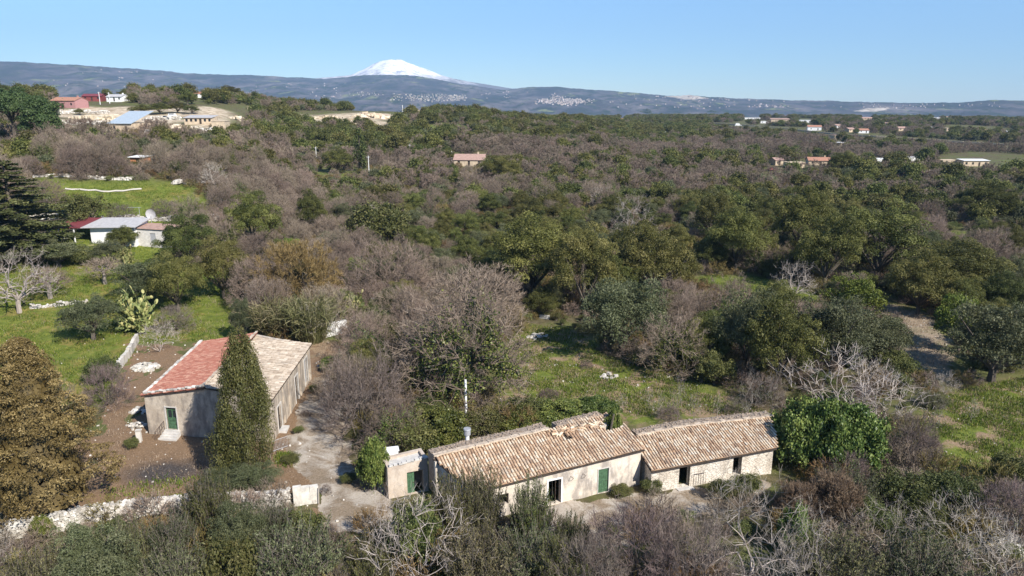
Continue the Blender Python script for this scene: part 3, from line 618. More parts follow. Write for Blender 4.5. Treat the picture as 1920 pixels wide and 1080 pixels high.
# ---- flat-roofed lean-to at the left end of the farmhouse
A0 = np.array(G(729, 936)[:2]); annex = thing('lean_to', 'small flat-roofed beige lean-to at the left end of the farmhouse', 'outbuilding', (A0[0], A0[1], 0))
A1 = A0+dU*3.3; A2 = A1+nB*1.9; A3 = A0+nB*1.9
wl = MB(); wall_panel(wl, A0, A1, -.3, [(0, 2.75), (3.3, 2.95)], .3, [(1.55, 2.9, .02, 2.0)]); wall_panel(wl, A1+nB*.3, A2, -.3, [(0, 2.95), (4, 2.95)], .28)
wall_panel(wl, A2, A3, -.3, [(0, 2.95), (3.3, 2.75)], .3); wall_panel(wl, A3-nB*.3, A0+nB*.3, -.3, [(0, 2.75), (4, 2.75)], .3); wl.obj('wall', M['plaster_d'], annex)
mb = MB(); slab(mb, [z3(A0+dU*.3+nB*.3, 2.55), z3(A1-dU*.3+nB*.3, 2.72), z3(A2-dU*.3-nB*.3, 2.72), z3(A3+dU*.3-nB*.3, 2.55)], .15); mb.obj('roof', M['concrete'], annex)
leafdoor(annex, 'door', A0+dU*1.6, dU, .6, 1.9, .03, M['green'], .25, label='half-width green door leaf')
capstones(annex, z3(A0, 2.83)+[.1, .12, 0], z3(A1, 3.03)+[0, .12, 0], 9, .3, 'concrete', 'parapet'); adopt(annex)
# the raised earth terrace behind the farmhouse
bk = [(790, 872), (811, 852), (900, 828), (1029, 797), (1090, 772), (1140, 772), (1196, 808), (1290, 792), (1446, 778)]
# ---- right-hand stone stable
Er0 = np.array(Pz(1222, 882, 2.15)); Er1 = np.array(Pz(1457, 838, 2.6)); d2 = (Er1-Er0)[:2]; L2 = np.linalg.norm(d2); d2 /= L2; n2_ = np.array([-d2[1], d2[0]])
U2 = (Er1-Er0)/np.linalg.norm(Er1-Er0); W2 = np.array([n2_[0]*math.cos(SL), n2_[1]*math.cos(SL), math.sin(SL)]); W2 = W2-U2*np.dot(W2, U2); W2 /= np.linalg.norm(W2); N2 = np.cross(U2, W2)
stable = thing('stable', 'low stone stable with clay tile roof and two dark doorways, right of the farmhouse', 'stable', (Er0[0], Er0[1], 0))
out2 = [(1222, 883), (1457, 839), (1449, 782), (1340, 792), (1285, 800), (1230, 812), (1192, 818), (1198, 845)]
poly = [uv(onplane(x, y, Er0, N2), Er0, U2, W2) for x, y in out2]
mb = MB(); tile_roof(mb, Er0, U2, W2, poly, pitch_w=.24, jit=.9, sag=.05, hi=1.1); rf = mb.obj('roof', M['tile'], stable)
Q3 = lambda x, y, dz=0: onplane(x, y, Er0, N2)+[0, 0, dz]
mb = MB(); slab(mb, [Q3(x, y, -.14) for x, y in out2], .08); mb.obj('roof_deck', M['darkwood'], rf)
mb = MB(); a = Q3(1194, 817, .1); b_ = Q3(1285, 799, .1); c_ = Q3(1449, 781, .1)
for (p_, q_) in ((a, b_), (b_, c_)):
    ns = int(np.linalg.norm(q_-p_)/.4)
    for i in range(ns): mb.box(p_+(q_-p_)*(i+.5)/ns+rs.uniform(-.03, .03, 3), (.43, .34, .11), math.atan2((q_-p_)[1], (q_-p_)[0])+rs.uniform(-.05, .05), rs.uniform(.5, .8), .02)
mb.obj('ridge_band', M['band'], stable)
rear_strip(stable, [a, b_, c_], 1.1, n2_)
g0 = Er0[:2]+n2_*.25+d2*.12; g1 = Er1[:2]+n2_*.25-d2*.15; Lr = np.linalg.norm(g1-g0)
def s2_of(px, py): q = Pz(px, py, 0); return float(np.dot(np.array(q[:2])-g0, d2))
sa = s2_of(1285, 917); sb = s2_of(1382, 900)
wl = MB(); wall_panel(wl, g0, g1, -.5, [(0, Er0[2]), (Lr, Er1[2])], .5, [(sa-.5, sa+.5, .05, 2.0), (sb-.42, sb+.42, .35, 2.05)])
bR = Q3(1449, 783)[:2]; bL = Q3(1194, 819)[:2]; zbR = Q3(1449, 783)[2]-.2; zbL = Q3(1194, 819)[2]-.2
wall_panel(wl, g1+n2_*.5, bR, -.5, [(0, Er1[2]), (float(np.linalg.norm(bR-g1)), zbR)], .45); wall_panel(wl, bR, bL, -.5, [(0, zbR), (float(np.linalg.norm(bR-bL)), zbL)], .45)
wall_panel(wl, bL, g0+n2_*.5, -.5, [(0, zbL), (float(np.linalg.norm(bL-g0)), Er0[2]-.03)], .4); wl.obj('wall', M['plaster_c'], stable)
frame(stable, g0+d2*(sa-.5), d2, 1.0, 1.95, .05, M['darkwood'], .07, 'door_frame', -.1)
frame(stable, g0+d2*(sb-.42), d2, .84, 1.7, .35, M['darkwood'], .06, 'window_frame', -.1)
mb = MB(); q = g0+d2*sa-n2_*.25; mb.box((q[0], q[1], .0), (1.5, .5, .16), math.atan2(d2[1], d2[0]), .5, .02); mb.obj('doorstep', M['concrete'], stable)
# iron gate leaf leaning on the wall right of the doorway
mb = MB(); q = g0+d2*(sa+.75)-n2_*.3
for i in range(6): a = q+d2*i*.22; mb.cyl((a[0], a[1], .0), (a[0]+n2_[0]*.12, a[1]+n2_[1]*.12, 1.2), .015, .015, 5)
for z_ in (.1, 1.18): a = q+n2_*.1*z_; c = a+d2*1.1; mb.cyl((a[0], a[1], z_), (c[0], c[1], z_), .02, .02, 5)
adopt(stable)
gt = mb.obj('iron_gate', M['iron']); tag(gt, 'rusty iron gate leaf leaning on the stable wall by the doorway', 'gate')
# ---- rubble and stone
def stone_wall(pts, h, th, s, label, broken=.15, core=True):
    pts = [np.array(p[:2], float) for p in pts]; mb = MB(); o3 = Vector((pts[0][0], pts[0][1], float(T(*pts[0]))))
    for a, b_ in zip(pts[:-1], pts[1:]):
        L = np.linalg.norm(b_-a); d = (b_-a)/L; n_ = np.array([-d[1], d[0]]); rows = max(1, int(h/(s*.62)))
        for r_ in range(rows):
            k_ = max(1, int(L/(s*.95)))
            for side in (-1, 0, 1) if th > .5 else (-.7, .7):
                sx = (np.arange(k_)+rs.uniform(-.2, .2, k_)+.5*(r_ % 2))*L/k_
                hb = h*(1-broken*(.5+.5*np.sin(sx*.8+pts[0][0]))-broken*rs.uniform(0, 1, k_)); z_ = (r_+.5)*s*.62; ok = z_ < hb
                if not ok.any(): continue
                q = a+d*sx[ok, None]+n_*(side*th*.42*(1-.15*z_/h)+rs.uniform(-.03, .03, ok.sum()))[:, None]
                rocks(mb, np.column_stack([q, T(q[:, 0], q[:, 1])+z_+rs.uniform(-.03, .03, ok.sum())]), s)
    V = [v-np.array(o3) for v in mb.V]; mb.V = V; o = mb.obj('dry_stone_wall', M['rock']); o.location = o3
    return tag(o, label, 'stone wall')
stone_wall([G(-40, 1017), G(60, 1001), G(117, 991), G(160, 978)], 1.35, .55, .30, 'pale dry stone wall in the bottom left corner below the brown conifer', .03)
stone_wall([G(163, 976), G(250, 966), G(345, 957)], 1.35, .55, .28, 'pale dry stone wall below the earth yard, left of its olive shoots', .05)
stone_wall([G(350, 957), G(430, 952), G(545, 947)], 1.45, .55, .28, 'overgrown pale dry stone wall below the cypress', .12)
stone_wall([G(62, 332), G(130, 331), G(250, 338)], .9, .8, .5, 'rubble wall along the far edge of the green field', .5)
stone_wall([G(60, 410), G(140, 411)], 1.3, .6, .45, 'pale stone wall behind the cedar and the red canopy', .3)
stone_wall([G(190, 412), G(280, 413), G(415, 411)], 1.2, .8, .5, 'rubble wall behind the satellite dish', .5)
stone_wall([G(58, 578), G(110, 573), G(165, 566)], .75, .7, .32, 'low rubble wall right of the pale ash tree', .5)
stone_wall([G(680, 566), G(735, 562), G(770, 570)], .9, .7, .4, 'short rubble wall below the fan-shaped bare tree', .6)
stone_wall([G(110, 214), G(160, 212), G(205, 213)], 1.6, .9, .8, 'long pale terrace wall below the pink house', .3)
stone_wall([G(105, 232), G(170, 234), G(225, 236)], 1.5, .9, .8, 'pale terrace wall left of the blue-roofed shed', .3)
stone_wall([G(270, 226), G(340, 224)], 1.6, .9, .8, 'pale terrace wall behind the blue-roofed shed', .3)
stone_wall([G(275, 254), G(340, 256), G(400, 250)], 2.2, 1., .8, 'high tan terrace wall below the long beige building', .3)
def plaster_wall(pts, h, th, name, label, mat='concrete', cat='wall'):
    mb = MB(); pts = [np.array(p[:2], float) for p in pts]; o3 = np.array([pts[0][0], pts[0][1], float(T(*pts[0]))])
    for a, b_ in zip(pts[:-1], pts[1:]):
        L = np.linalg.norm(b_-a); k_ = max(2, int(L/.5)); d = (b_-a)/L; n_ = np.array([-d[1], d[0]])
        for i in range(k_):
            hh_ = h*rs.uniform(.88, 1.04); c = a+d*(i+.5)*L/k_; mb.box((c[0], c[1], float(T(*c))+hh_/2-.15), (L/k_+.01*(i % 2), th*rs.uniform(.95, 1.05), hh_+.3), math.atan2(d[1], d[0]), rs.uniform(.4, .9), .02)
    mb.V = [v-o3 for v in mb.V]; o = mb.obj(name, M[mat]); o.location = o3; return tag(o, label, cat)
plaster_wall([G(551, 948), G(598, 941)], 1.6, .4, 'boundary_wall', 'whitewashed wall end beside the concrete courtyard', 'oldwhite')
plaster_wall([G(258, 640), G(240, 672), G(218, 700)], 1.1, .4, 'boundary_wall', 'narrow whitish wall running down from the prickly pear', 'rock')
plaster_wall([G(604, 634), G(650, 622)], 1.9, .4, 'boundary_wall', 'old whitewashed wall beside the second prickly pear', 'white')
plaster_wall([G(1012/1, 596), G(1030, 598)], .5, .3, 'boundary_wall', 'bit of grey wall below the dark evergreens', 'concrete')
def heap(px, py, n, R, s, name, label, cat='rubble', hgt=.5):
    c = G(px, py); r_ = R*np.sqrt(rs.uniform(0, 1, n)); a = rs.uniform(0, 2*PI, n); x = r_*np.cos(a); y = r_*np.sin(a)*.8; z = hgt*(1-r_/R)*rs.uniform(.3, 1, n)
    mb = MB(); rocks(mb, np.column_stack([x, y, z+.05]), s*rs.uniform(.6, 1.3, n)); o = mb.obj(name, M['rock']); o.location = c; return tag(o, label, cat)
heap(272, 690, 140, 1.6, .33, 'rubble_heap', 'heap of pale rubble left of the red roof', hgt=.7)
heap(262, 772, 26, .9, .35, 'rubble_heap', 'few loose stones at the left foot of the barn')
heap(255, 800, 30, 1.0, .3, 'rubble_heap', 'scatter of stones around the stone post')
heap(335, 345, 10, 1.6, 1.1, 'boulder_pile', 'pale boulders at the right end of the green field', 'boulders', .8)
heap(1008, 632, 20, 1.6, .4, 'rubble_heap', 'scatter of white stones at the top of the weedy clearing')
heap(1140, 706, 14, 1.0, .35, 'rubble_heap', 'white stones in the middle of the weedy clearing')
heap(1885, 1025, 40, 1.3, .6, 'boulder_pile', 'white boulders in the thicket at the bottom right', 'boulders', 1.0)
heap(845, 972, 30, .8, .2, 'rubble_heap', 'fallen plaster below the farmhouse front wall')
c = G(262, 828); mb = MB(); mb.box((0, 0, .55), (.42, .38, 1.1), .2, .8, .04); mb.box((0, 0, 1.15), (.5, .45, .12), .2, .6, .03); o = mb.obj('stone_post', M['rock']); o.location = c; tag(o, 'short squared stone post in the yard left of the barn door', 'stone post')
# ---- small objects around the farm
def pipe(name, px, py, h, r_, mat, label, cat, capr=0):
    c = G(px, py); root = thing(name, label, cat, c); MB().cyl((0, 0, 0), (0, 0, h), r_, r_*.92, 10).obj('shaft', M[mat], root)
    if capr: MB().cyl((0, 0, h-.35), (0, 0, h+.3), capr, capr, 12).cyl((0, 0, h+.3), (0, 0, h+.38), capr*1.1, capr*.9, 12).obj('cowl', M['zinc'], root)
    return root
chp = P3(872, 831, 0); ch = thing('chimney', 'pale round chimney with grey cowl behind the farmhouse ridge', 'chimney', (chp[0]+.1, chp[1]+1.3, 1.5))
MB().cyl((0, 0, 0), (0, 0, 3.3), .17, .16, 12).obj('shaft', M['white'], ch); MB().cyl((0, 0, 2.9), (0, 0, 3.35), .28, .28, 14).cyl((0, 0, 3.35), (0, 0, 3.45), .33, .3, 14).obj('cowl', M['zinc'], ch)
pipe('concrete_post', 874, 790, 4.4, .13, 'white', 'slim white concrete post standing among the ivy behind the farmhouse', 'post')
# white water tank behind the lean-to
c = A3+nB*1.0+dU*.95; tk = thing('water_tank', 'white rectangular water tank behind the lean-to roof', 'water tank', (c[0], c[1], 0), math.atan2(dU[1], dU[0])-.15)
MB().box((0, 0, 2.38), (1.25, .8, .8), 0, .5).obj('tank', M['white'], tk); MB().box((0, 0, 2.82), (1.42, .86, .06)).obj('lid', M['white'], tk); mb = MB()
for sx_ in (-.5, .5):
    for sy_ in (-.3, .3): mb.box((sx_, sy_, .96), (.1, .1, 1.92))
mb.box((0, 0, 1.94), (1.3, .7, .07)); mb.obj('stand', M['iron'], tk)
# fence railing around the well bed beside the barn
def railing(p, q, h, n, name, label, cat='fence', mat='iron'):
    p = np.array(p[:2]); q = np.array(q[:2]); z = float(T(*p)); mb = MB(); d = (q-p)
    for i in range(n): a = d*i/(n-1); mb.cyl((a[0], a[1], 0), (a[0], a[1], h), .014, .014, 5)
    for zz in (.12, h-.02): mb.cyl((0, 0, zz), (d[0], d[1], zz), .02, .02, 5)
    o = mb.obj(name, M[mat]); o.location = (p[0], p[1], z); return tag(o, label, cat)
railing(G(512, 848), G(540, 838), 1.1, 12, 'metal_fence', 'thin grey railing beside the small weedy bed near the barn corner', mat='zinc')
railing(G(505, 862), G(512, 848), 1.1, 9, 'metal_fence', 'short rusty railing at the barn corner right of the cypress')
heap(1040, 100+585, 1, .1, .1, 'stone', 'single small stone in the clearing')
c = G(625, 692); mb = MB(); mb.box((0, 0, .5), (1.6, .7, 1.0), .1, .8, .05); mb.box((0, 0, 1.02), (1.7, .8, .1), .1, .6, .03); o = mb.obj('stone_trough', M['rock']); o.location = c; tag(o, 'pale stone trough under green creeper at the end of the barn lane', 'stone trough')
for px, py, h_, lb in ((639, 1005, 1.4, 'thin bare stake at the courtyard edge'), (622, 985, 1.1, 'shorter thin stake at the courtyard edge'), (598, 946, 1.5, 'green mossy stake at the whitewashed wall end'), (507, 870, 1.2, 'thin leaning stake below the cypress')):
    c = G(px, py); mb = MB(); mb.tubes([(0, 0, 0)], [(.08, .02, h_)], .04, .03, 6); o = mb.obj('stake', M['pale']); o.location = c; tag(o, lb, 'stake')
# ================================================================== houses, poles and road farther off
HCLEAR = [(1290, 520, 1545, 605), (585, 314, 695, 348), (545, 214, 655, 228), (762, 232, 878, 250)]
def far_house(px, py, wpx, hpx, dep, rot, wall, roof, kind, label, cat='house', nwin=2, name='house', rise=.32, extra=None, keep=.6):
    p = G(px, py); sc = F/depth(p); w_ = wpx/sc; h_ = max(2.4, hpx/sc*.72); th = 6.5*sc; HCLEAR.append((px-wpx*.62, py-hpx-1, px+wpx*.62, py+th*keep))
    root = thing(name, label, cat, p, rot); mb = MB()
    wp = lambda a, b_, t_, ops=(): wall_panel(mb, a, b_, -1.2, t_, .25, ops)
    x0, x1, y0, y1 = -w_/2, w_/2, -dep/2, dep/2; rs_ = rise*dep/2; ops = []
    for i in range(nwin):
        s_ = w_*(i+.5)/nwin
        ops.append((s_-.45, s_+.45, 0, 2.0) if i == nwin//2 else (s_-.45, s_+.45, .9, 2.0))
    wp((x0, y0), (x1, y0), [(0, h_), (w_, h_)], ops)
    g_ = [(0, h_), (dep/2, h_+rs_), (dep, h_)] if kind == 'gable' else [(0, h_), (dep, h_)]
    wp((x1, y0+.25), (x1, y1), [(a*(dep-.25)/dep, b_) for a, b_ in g_]); wp((x1, y1), (x0, y1), [(0, h_), (w_, h_)]); wp((x0, y1-.25), (x0, y0+.25), [(a*(dep-.5)/dep, b_) for a, b_ in g_])
    mb.obj('wall', M[wall], root); r_ = MB()
    if kind == 'gable':
        for s_ in (-1, 1): slab(r_, [[x0-.3, s_*(dep/2+.4), h_-.4*rise+.1], [x1+.3, s_*(dep/2+.4), h_-.4*rise+.1], [x1+.3, 0, h_+rs_+.1], [x0-.3, 0, h_+rs_+.1]], .1)
    elif kind == 'mono': slab(r_, [[x0-.3, y0-.5, h_+.05], [x1+.3, y0-.5, h_+.05], [x1+.3, y1+.3, h_+.05+rise*dep*.55], [x0-.3, y1+.3, h_+.05+rise*dep*.55]], .12)
    else: slab(r_, [[x0-.15, y0-.15, h_+.12], [x1+.15, y0-.15, h_+.12], [x1+.15, y1+.15, h_+.12], [x0-.15, y1+.15, h_+.12]], .2)
    rf = r_.obj('roof', M[roof], root)
    if kind == 'gable' and wpx > 26: c_ = MB(); c_.box((w_*.25, dep*.2, h_+rs_+.25), (.6, .6, 1.0)); c_.obj('chimney', M[wall], rf)
    for (a, b_, za, zb) in ops:
        d_ = MB(); d_.box((x0+(a+b_)/2, y0+.16, (za+zb)/2), (b_-a, .06, zb-za)); d_.obj('door' if za == 0 else 'window', M['darkwood' if za == 0 else 'window'], root)
    return root
H = far_house
H(132, 201, 50, 17, 9, -.15, 'pinkwall', 'terra', 'gable', 'pink-walled house with red-brown roof on the left hill', nwin=3, name='pink_house')
H(178, 189, 34, 8, 7, .1, 'red', 'maroon', 'gable', 'low red building right of the pink house', nwin=3)
H(222, 190, 30, 9, 7, -.1, 'white', 'greyroof', 'gable', 'white house with grey roof beyond the pale terraces', nwin=3)
H(248, 246, 46, 21, 13, -.12, 'tan', 'bluesheet', 'mono', 'shed with a big pale blue sheet roof on the left slope', 'shed', 2, 'shed', .55, keep=.8)
H(378, 232, 50, 12, 7, .05, 'tan', 'greyroof', 'mono', 'long low beige building with grey roof and dark openings', nwin=6, rise=.2, keep=.9)
H(415, 246, 24, 26, 7, .1, 'tan', 'tan', 'flat', 'unfinished tan block right of the long beige building', 'building', 2, keep=.8)
H(57, 165, 20, 9, 7, 0, 'tan', 'dullroof', 'gable', 'small house with dull pink roof on the far left skyline')
H(292, 177, 24, 7, 7, .1, 'white', 'dullroof', 'gable', 'low house with pale pink roof under the left skyline')
H(328, 170, 30, 6, 9, 0, 'tan', 'greyroof', 'mono', 'long grey-roofed shed on the left skyline', 'shed', 3, 'shed', .15)
H(376, 183, 20, 9, 7, .3, 'white', 'terra', 'gable', 'small house with orange-red roof on the left skyline')
H(266, 312, 28, 22, 3.2, -.1, 'brick', 'white', 'mono', 'small orange brick shed with white roof edge above the green field', 'shed', 1, 'brick_shed', .1, keep=.9)
H(882, 309, 56, 14, 9, -.08, 'tan', 'dullroof', 'gable', 'cottage with a pale pink tiled roof in the brown wood', nwin=3, name='cottage', rise=.42, keep=.8)
H(781, 213, 17, 5, 6, 0, 'tan', 'tan', 'flat', 'tan flat-roofed hut on the middle skyline'); H(802, 211, 17, 5, 6, 0, 'white', 'tan', 'flat', 'paler hut right of the tan one on the middle skyline')
H(1535, 309, 42, 11, 8, -.2, 'tan', 'terra', 'gable', 'peach farmhouse with tiled roof left of the stone pine', nwin=3, keep=.7)
H(1455, 309, 17, 13, 6, .2, 'tan', 'dullroof', 'gable', 'small peach house left in the far farmstead', nwin=1); H(1488, 314, 32, 10, 5, .1, 'tan', 'tan', 'flat', 'peach roofless wall block between two farmhouses', 'building', 2)
H(1652, 306, 40, 5, 4, 0, 'white', 'white', 'flat', 'long low white outbuilding right of the stone pine', 'outbuilding', 3); H(1706, 303, 30, 4, 4, 0, 'white', 'greyroof', 'flat', 'low grey-white wall block beside the white outbuilding', 'outbuilding', 2)
H(1774, 309, 30, 12, 5, .15, 'tan', 'tan', 'flat', 'ruined tan building, left half of the ruined farm', 'ruin', 2); H(1823, 311, 46, 15, 6, -.05, 'tan', 'white', 'mono', 'ruined farm building with pale roof and wide dark openings', 'ruin', 4, rise=.1, keep=.9)
far_list = [(1410, 224, 28, 5, 'white', 'greyroof', 'flat', 'white hall at the left end of the far hamlet'), (1432, 231, 14, 5, 'white', 'white', 'flat', 'small white block beside the white hall'), (1462, 229, 34, 7, 'tan', 'dullroof', 'mono', 'long tan barn in the far hamlet'), (1510, 230, 23, 7, 'white', 'greyroof', 'flat', 'white two-part house in the far hamlet'), (1526, 244, 24, 9, 'white', 'terra', 'gable', 'white house with red roof below the white two-part house'), (1570, 240, 14, 6, 'white', 'dullroof', 'gable', 'small pale house beside a dark slim tree'), (1592, 247, 13, 5, 'tan', 'dullroof', 'gable', 'tiny tan house above the far road'), (1617, 249, 18, 7, 'white', 'terra', 'gable', 'white house with orange roof above the far road'), (1660, 236, 14, 5, 'white', 'dullroof', 'gable', 'pale house in the middle of the far plain'), (1688, 245, 15, 4, 'tan', 'dullroof', 'gable', 'low tan house before the pale one in the far plain'), (1754, 224, 15, 5, 'white', 'white', 'flat', 'bright white house under the far right ridge'), (1775, 224, 9, 6, 'white', 'dullroof', 'gable', 'narrow white house right of the bright one'), (1793, 219, 13, 5, 'white', 'greyroof', 'flat', 'white flat house highest under the far right ridge'), (1746, 243, 8, 6, 'white', 'white', 'flat', 'small white tower-like house in the far plain'), (1567, 259, 18, 4, 'tan', 'dullroof', 'flat', 'low tan wall-like shed just above the far road'), (1575, 274, 17, 4, 'tan', 'white', 'flat', 'low pale shed just below the far road'), (1166, 227, 9, 5, 'red', 'terra', 'gable', 'tiny red-roofed house in the middle distance'), (1128, 213, 15, 4, 'greyroof', 'greyroof', 'flat', 'grey flat hall beyond the central wood'), (966, 211, 8, 5, 'tan', 'tan', 'flat', 'tiny tan hut on the middle skyline'), (1895, 253, 18, 4, 'tan', 'greyroof', 'gable', 'grey-tan house at the right edge of the far plain'), (1775, 245, 12, 4, 'tan', 'tan', 'flat', 'tan hut in the right part of the far plain'), (480, 208, 20, 6, 'tan', 'tan', 'flat', 'tan house on the pale terrace above the wood'), (1624, 225, 20, 4, 'tan', 'dullroof', 'gable', 'flat tan villa below the quarry'), (1846, 318-68, 12, 4, 'tan', 'dullroof', 'gable', 'dull little house at the far right')]
for (x, y, w_, h_, wl_, rf_, kd, lb) in far_list: H(x, y, w_, h_, 8, rs.uniform(-.3, .3), wl_, rf_, kd, lb, nwin=2, keep=.62)
# canopy house on the left
cp = G(205, 458); cs = F/depth(cp); CT = thing('canopy_house', 'low white house with a red and grey sheet roof and open canopy', 'house', cp, -.03)
def lx(px): return (px-205)/cs
mb = MB(); wall_panel(mb, (lx(172), 0), (lx(256), .0), -.6, [(0, 3.1), (20, 3.2)], .25, [(5.2, 6.2, 0, 2.1)]); wall_panel(mb, (lx(256), .25), (lx(256), 5), -.6, [(0, 3.2), (5, 3.9)], .25); wall_panel(mb, (lx(256), 5), (lx(172), 5), -.6, [(0, 3.9), (20, 3.9)], .25); wall_panel(mb, (lx(172), 4.75), (lx(172), .25), -.6, [(0, 3.9), (5, 3.1)], .25); mb.obj('wall', M['white'], CT)
MB().box((lx(172)+5.7, .12, 1.05), (1, .06, 2.1)).obj('door', M['darkwood'], CT)
mb = MB(); slab(mb, [[lx(160), -.9, 3.2], [lx(263), -.7, 3.35], [lx(263), 5.3, 4.15], [lx(166), 5.3, 4.05]], .12); mb.obj('grey_roof', M['greyroof'], CT)
mb = MB(); slab(mb, [[lx(104), -.9, 3.15], [lx(159.6), -.9, 3.2], [lx(165.5), 5.3, 4.05], [lx(114), 5.3, 4.0]], .12); mb.obj('canopy_roof', M['maroon'], CT)
for px in (86, 116, 145): MB().box((lx(px), -.6, 1.3), (.16, .16, 3.6)).obj('post', M['white'], CT)
for px in (120, 146): MB().box((lx(px), 4.8, 1.5), (.16, .16, 4.6)).obj('post', M['darkwood'], CT)
MB().box((lx(125), 2.2, -.1), (11, 6.5, .3)).obj('terrace', M['tan'], CT); HCLEAR.append((80, 405, 330, 462))
ann = thing('sheet_annexe', 'patched whitish annexe with rubble-covered roof right of the white canopy house', 'outbuilding', cp+Vector((lx(286), .6, 0))); mb = MB(); wall_panel(mb, (-2.9, 0), (2.9, 0), -.8, [(0, 2.9), (5.8, 2.5)], .25, [(2.3, 3.3, 0, 1.9)]); wall_panel(mb, (2.9, .25), (2.9, 4), -.8, [(0, 2.5), (4, 2.7)], .25); wall_panel(mb, (-2.9, 4), (-2.9, .25), -.8, [(0, 3), (4, 2.9)], .25); mb.obj('wall', M['concrete'], ann)
MB().box((-.1, .14, .95), (1, .05, 1.9)).obj('door', M['zinc'], ann); mb = MB(); slab(mb, [[-3.1, -.3, 3.0], [3.1, -.3, 2.65], [3.1, 4.1, 2.9], [-3.1, 4.1, 3.2]], .15); rr2 = mb.obj('roof', M['dullroof'], ann)
dish = thing('satellite_dish', 'big pale satellite dish on a mast behind the canopy house', 'satellite dish', cp+Vector((lx(266), 4.6, 3.3))); MB().cyl((0, 0, -.3), (0, 0, 1.2), .05, .05, 6).obj('mast', M['zinc'], dish)
mb = MB(); a = np.linspace(0, 2*PI, 21)[:-1]; rings = [(0, .22), (.4, .17), (.75, .06), (.95, -.05)]; V = [[0, .25, 1.5]]+[[r_*math.cos(t_), z_, 1.5+r_*math.sin(t_)] for r_, z_ in rings[1:] for t_ in a]; T3 = [[0, 1+i, 1+(i+1) % 20] for i in range(20)]; Q4 = [[1+k*20+i, 1+(k+1)*20+i, 1+(k+1)*20+(i+1) % 20, 1+k*20+(i+1) % 20] for k in range(2) for i in range(20)]; mb.add(V, Q4, T3); mb.obj('reflector', M['greyroof'], dish)
def pole(px, py, top, label, arm=True, mat='white'):
    p = G(px, py); h = max(4, hfor(p, top)); s_ = max(.13, .55*depth(p)/F); root = thing('utility_pole', label, 'pole', p); mb = MB(); mb.tubes([[0, 0, -.5]], [[0, 0, h]], s_*1.2, s_*.8, 7); mb.obj('shaft', M[mat], root)
    if arm:
        MB().box((0, 0, h-.5), (1.3, .14, .14), .3).obj('crossarm', M['zinc'], root)
        for d_ in (-.55, 0, .55): MB().cyl((d_, .3*d_, h-.43), (d_, .3*d_, h-.2), .06, .05, 6).obj('insulator', M['tan'], root)
    HCLEAR.append((px-4, top, px+4, py+(6*F/depth(p))*.8))
for a in [(692, 326, 292, 'tall white concrete pole beside the golden-green conical tree'), (769, 294, 270, 'white pole right of the tall one in the dark wood'), (847, 302, 283, 'white pole left of the pink-roofed cottage'), (188, 196, 172, 'pale pole right of the pink house'), (206, 194, 173, 'thinner pale pole by the white hill house'), (1247, 262, 247, 'small white pole in the far central wood'), (755, 210, 197, 'thin pole on the middle skyline'), (80, 163, 148, 'thin pole on the left skyline'), (385, 186, 167, 'brown pole beside the orange-red roof'), (593, 294, 275, 'grey pole in the wood left of the mound-shaped tree'), (169, 172, 155, 'leftmost of three pale poles on the left skyline'), (180, 172, 157, 'rightmost of three pale poles on the left skyline'), (346, 185, 175, 'short pole under the left skyline')]: pole(*a)
mb = MB(); p = G(264, 418); root = thing('antenna', 'thin television antenna mast behind the canopy house', 'antenna', p); ah = hfor(p, 388); MB().cyl((0, 0, 0), (0, 0, ah), .05, .04, 6).obj('mast', M['zinc'], root); mb = MB(); mb.cyl((-2.2, 0, ah-.1), (.5, 0, ah-.1), .03, .03, 5)
for i in range(5): mb.cyl((-2+.5*i, -.4, ah-.1), (-2+.5*i, .4, ah-.1), .02, .02, 4)
mb.obj('aerial', M['zinc'], root)
def car(px, py, mat, rz, label, L=4.2, hh=1.45, name='parked_car', cat='car'):
    p = G(px, py); root = thing(name, label, cat, p, rz); prof = [(-L/2, .35), (-L/2, .85), (-L*.44, .95), (-L*.36, hh), (L*.12, hh), (L*.25, .98), (L*.47, .82), (L/2, .6), (L/2, .35)]; n = len(prof); V = [[x, s_*(.82 if z <= 1 else .66), z] for s_ in (-1, 1) for x, z in prof]; c_ = len(V); V += [[0, -.82, .6], [0, .82, .6]]
    mb = MB(); mb.add(V, [[i, (i+1) % n, n+(i+1) % n, n+i] for i in range(n)], [[(i+1) % n, i, c_] for i in range(n)]+[[n+i, n+(i+1) % n, c_+1] for i in range(n)]); mb.obj('body', M[mat], root)
    mb = MB(); mb.box((-L*.11, 0, hh-.22), (L*.42, 1.5, .3)); mb.obj('windows', M['window'], root)
    for sx_ in (-1, 1):
        for sy_ in (-1, 1): MB().cyl((sx_*L*.3, sy_*.7, .33), (sx_*L*.3, sy_*.86, .33), .33, .33, 12).obj('wheel', M['window'], root)
car(103, 452, 'white', .3, 'white car parked beneath the cedar left of the red canopy'); car(12, 474, 'bluesheet', -.2, 'blue car at the left edge behind the pale whitish tree'); car(308, 224, 'window', .1, 'dark car parked above the blue-roofed shed'); car(326, 223, 'white', 0, 'white van parked right of the dark car', 5, 2.2, 'parked_van', 'van'); car(1448, 320, 'red', .4, 'red car standing before the small peach house'); car(1384, 236, 'white', -.1, 'white lorry on the far road', 7, 3, 'lorry', 'lorry')
for h_ in ((60, 440, 125, 456), (0, 455, 30, 480), (1430, 305, 1465, 335), (1370, 228, 1400, 245), (80, 196, 470, 244), (560, 208, 770, 236)): HCLEAR.append(h_)
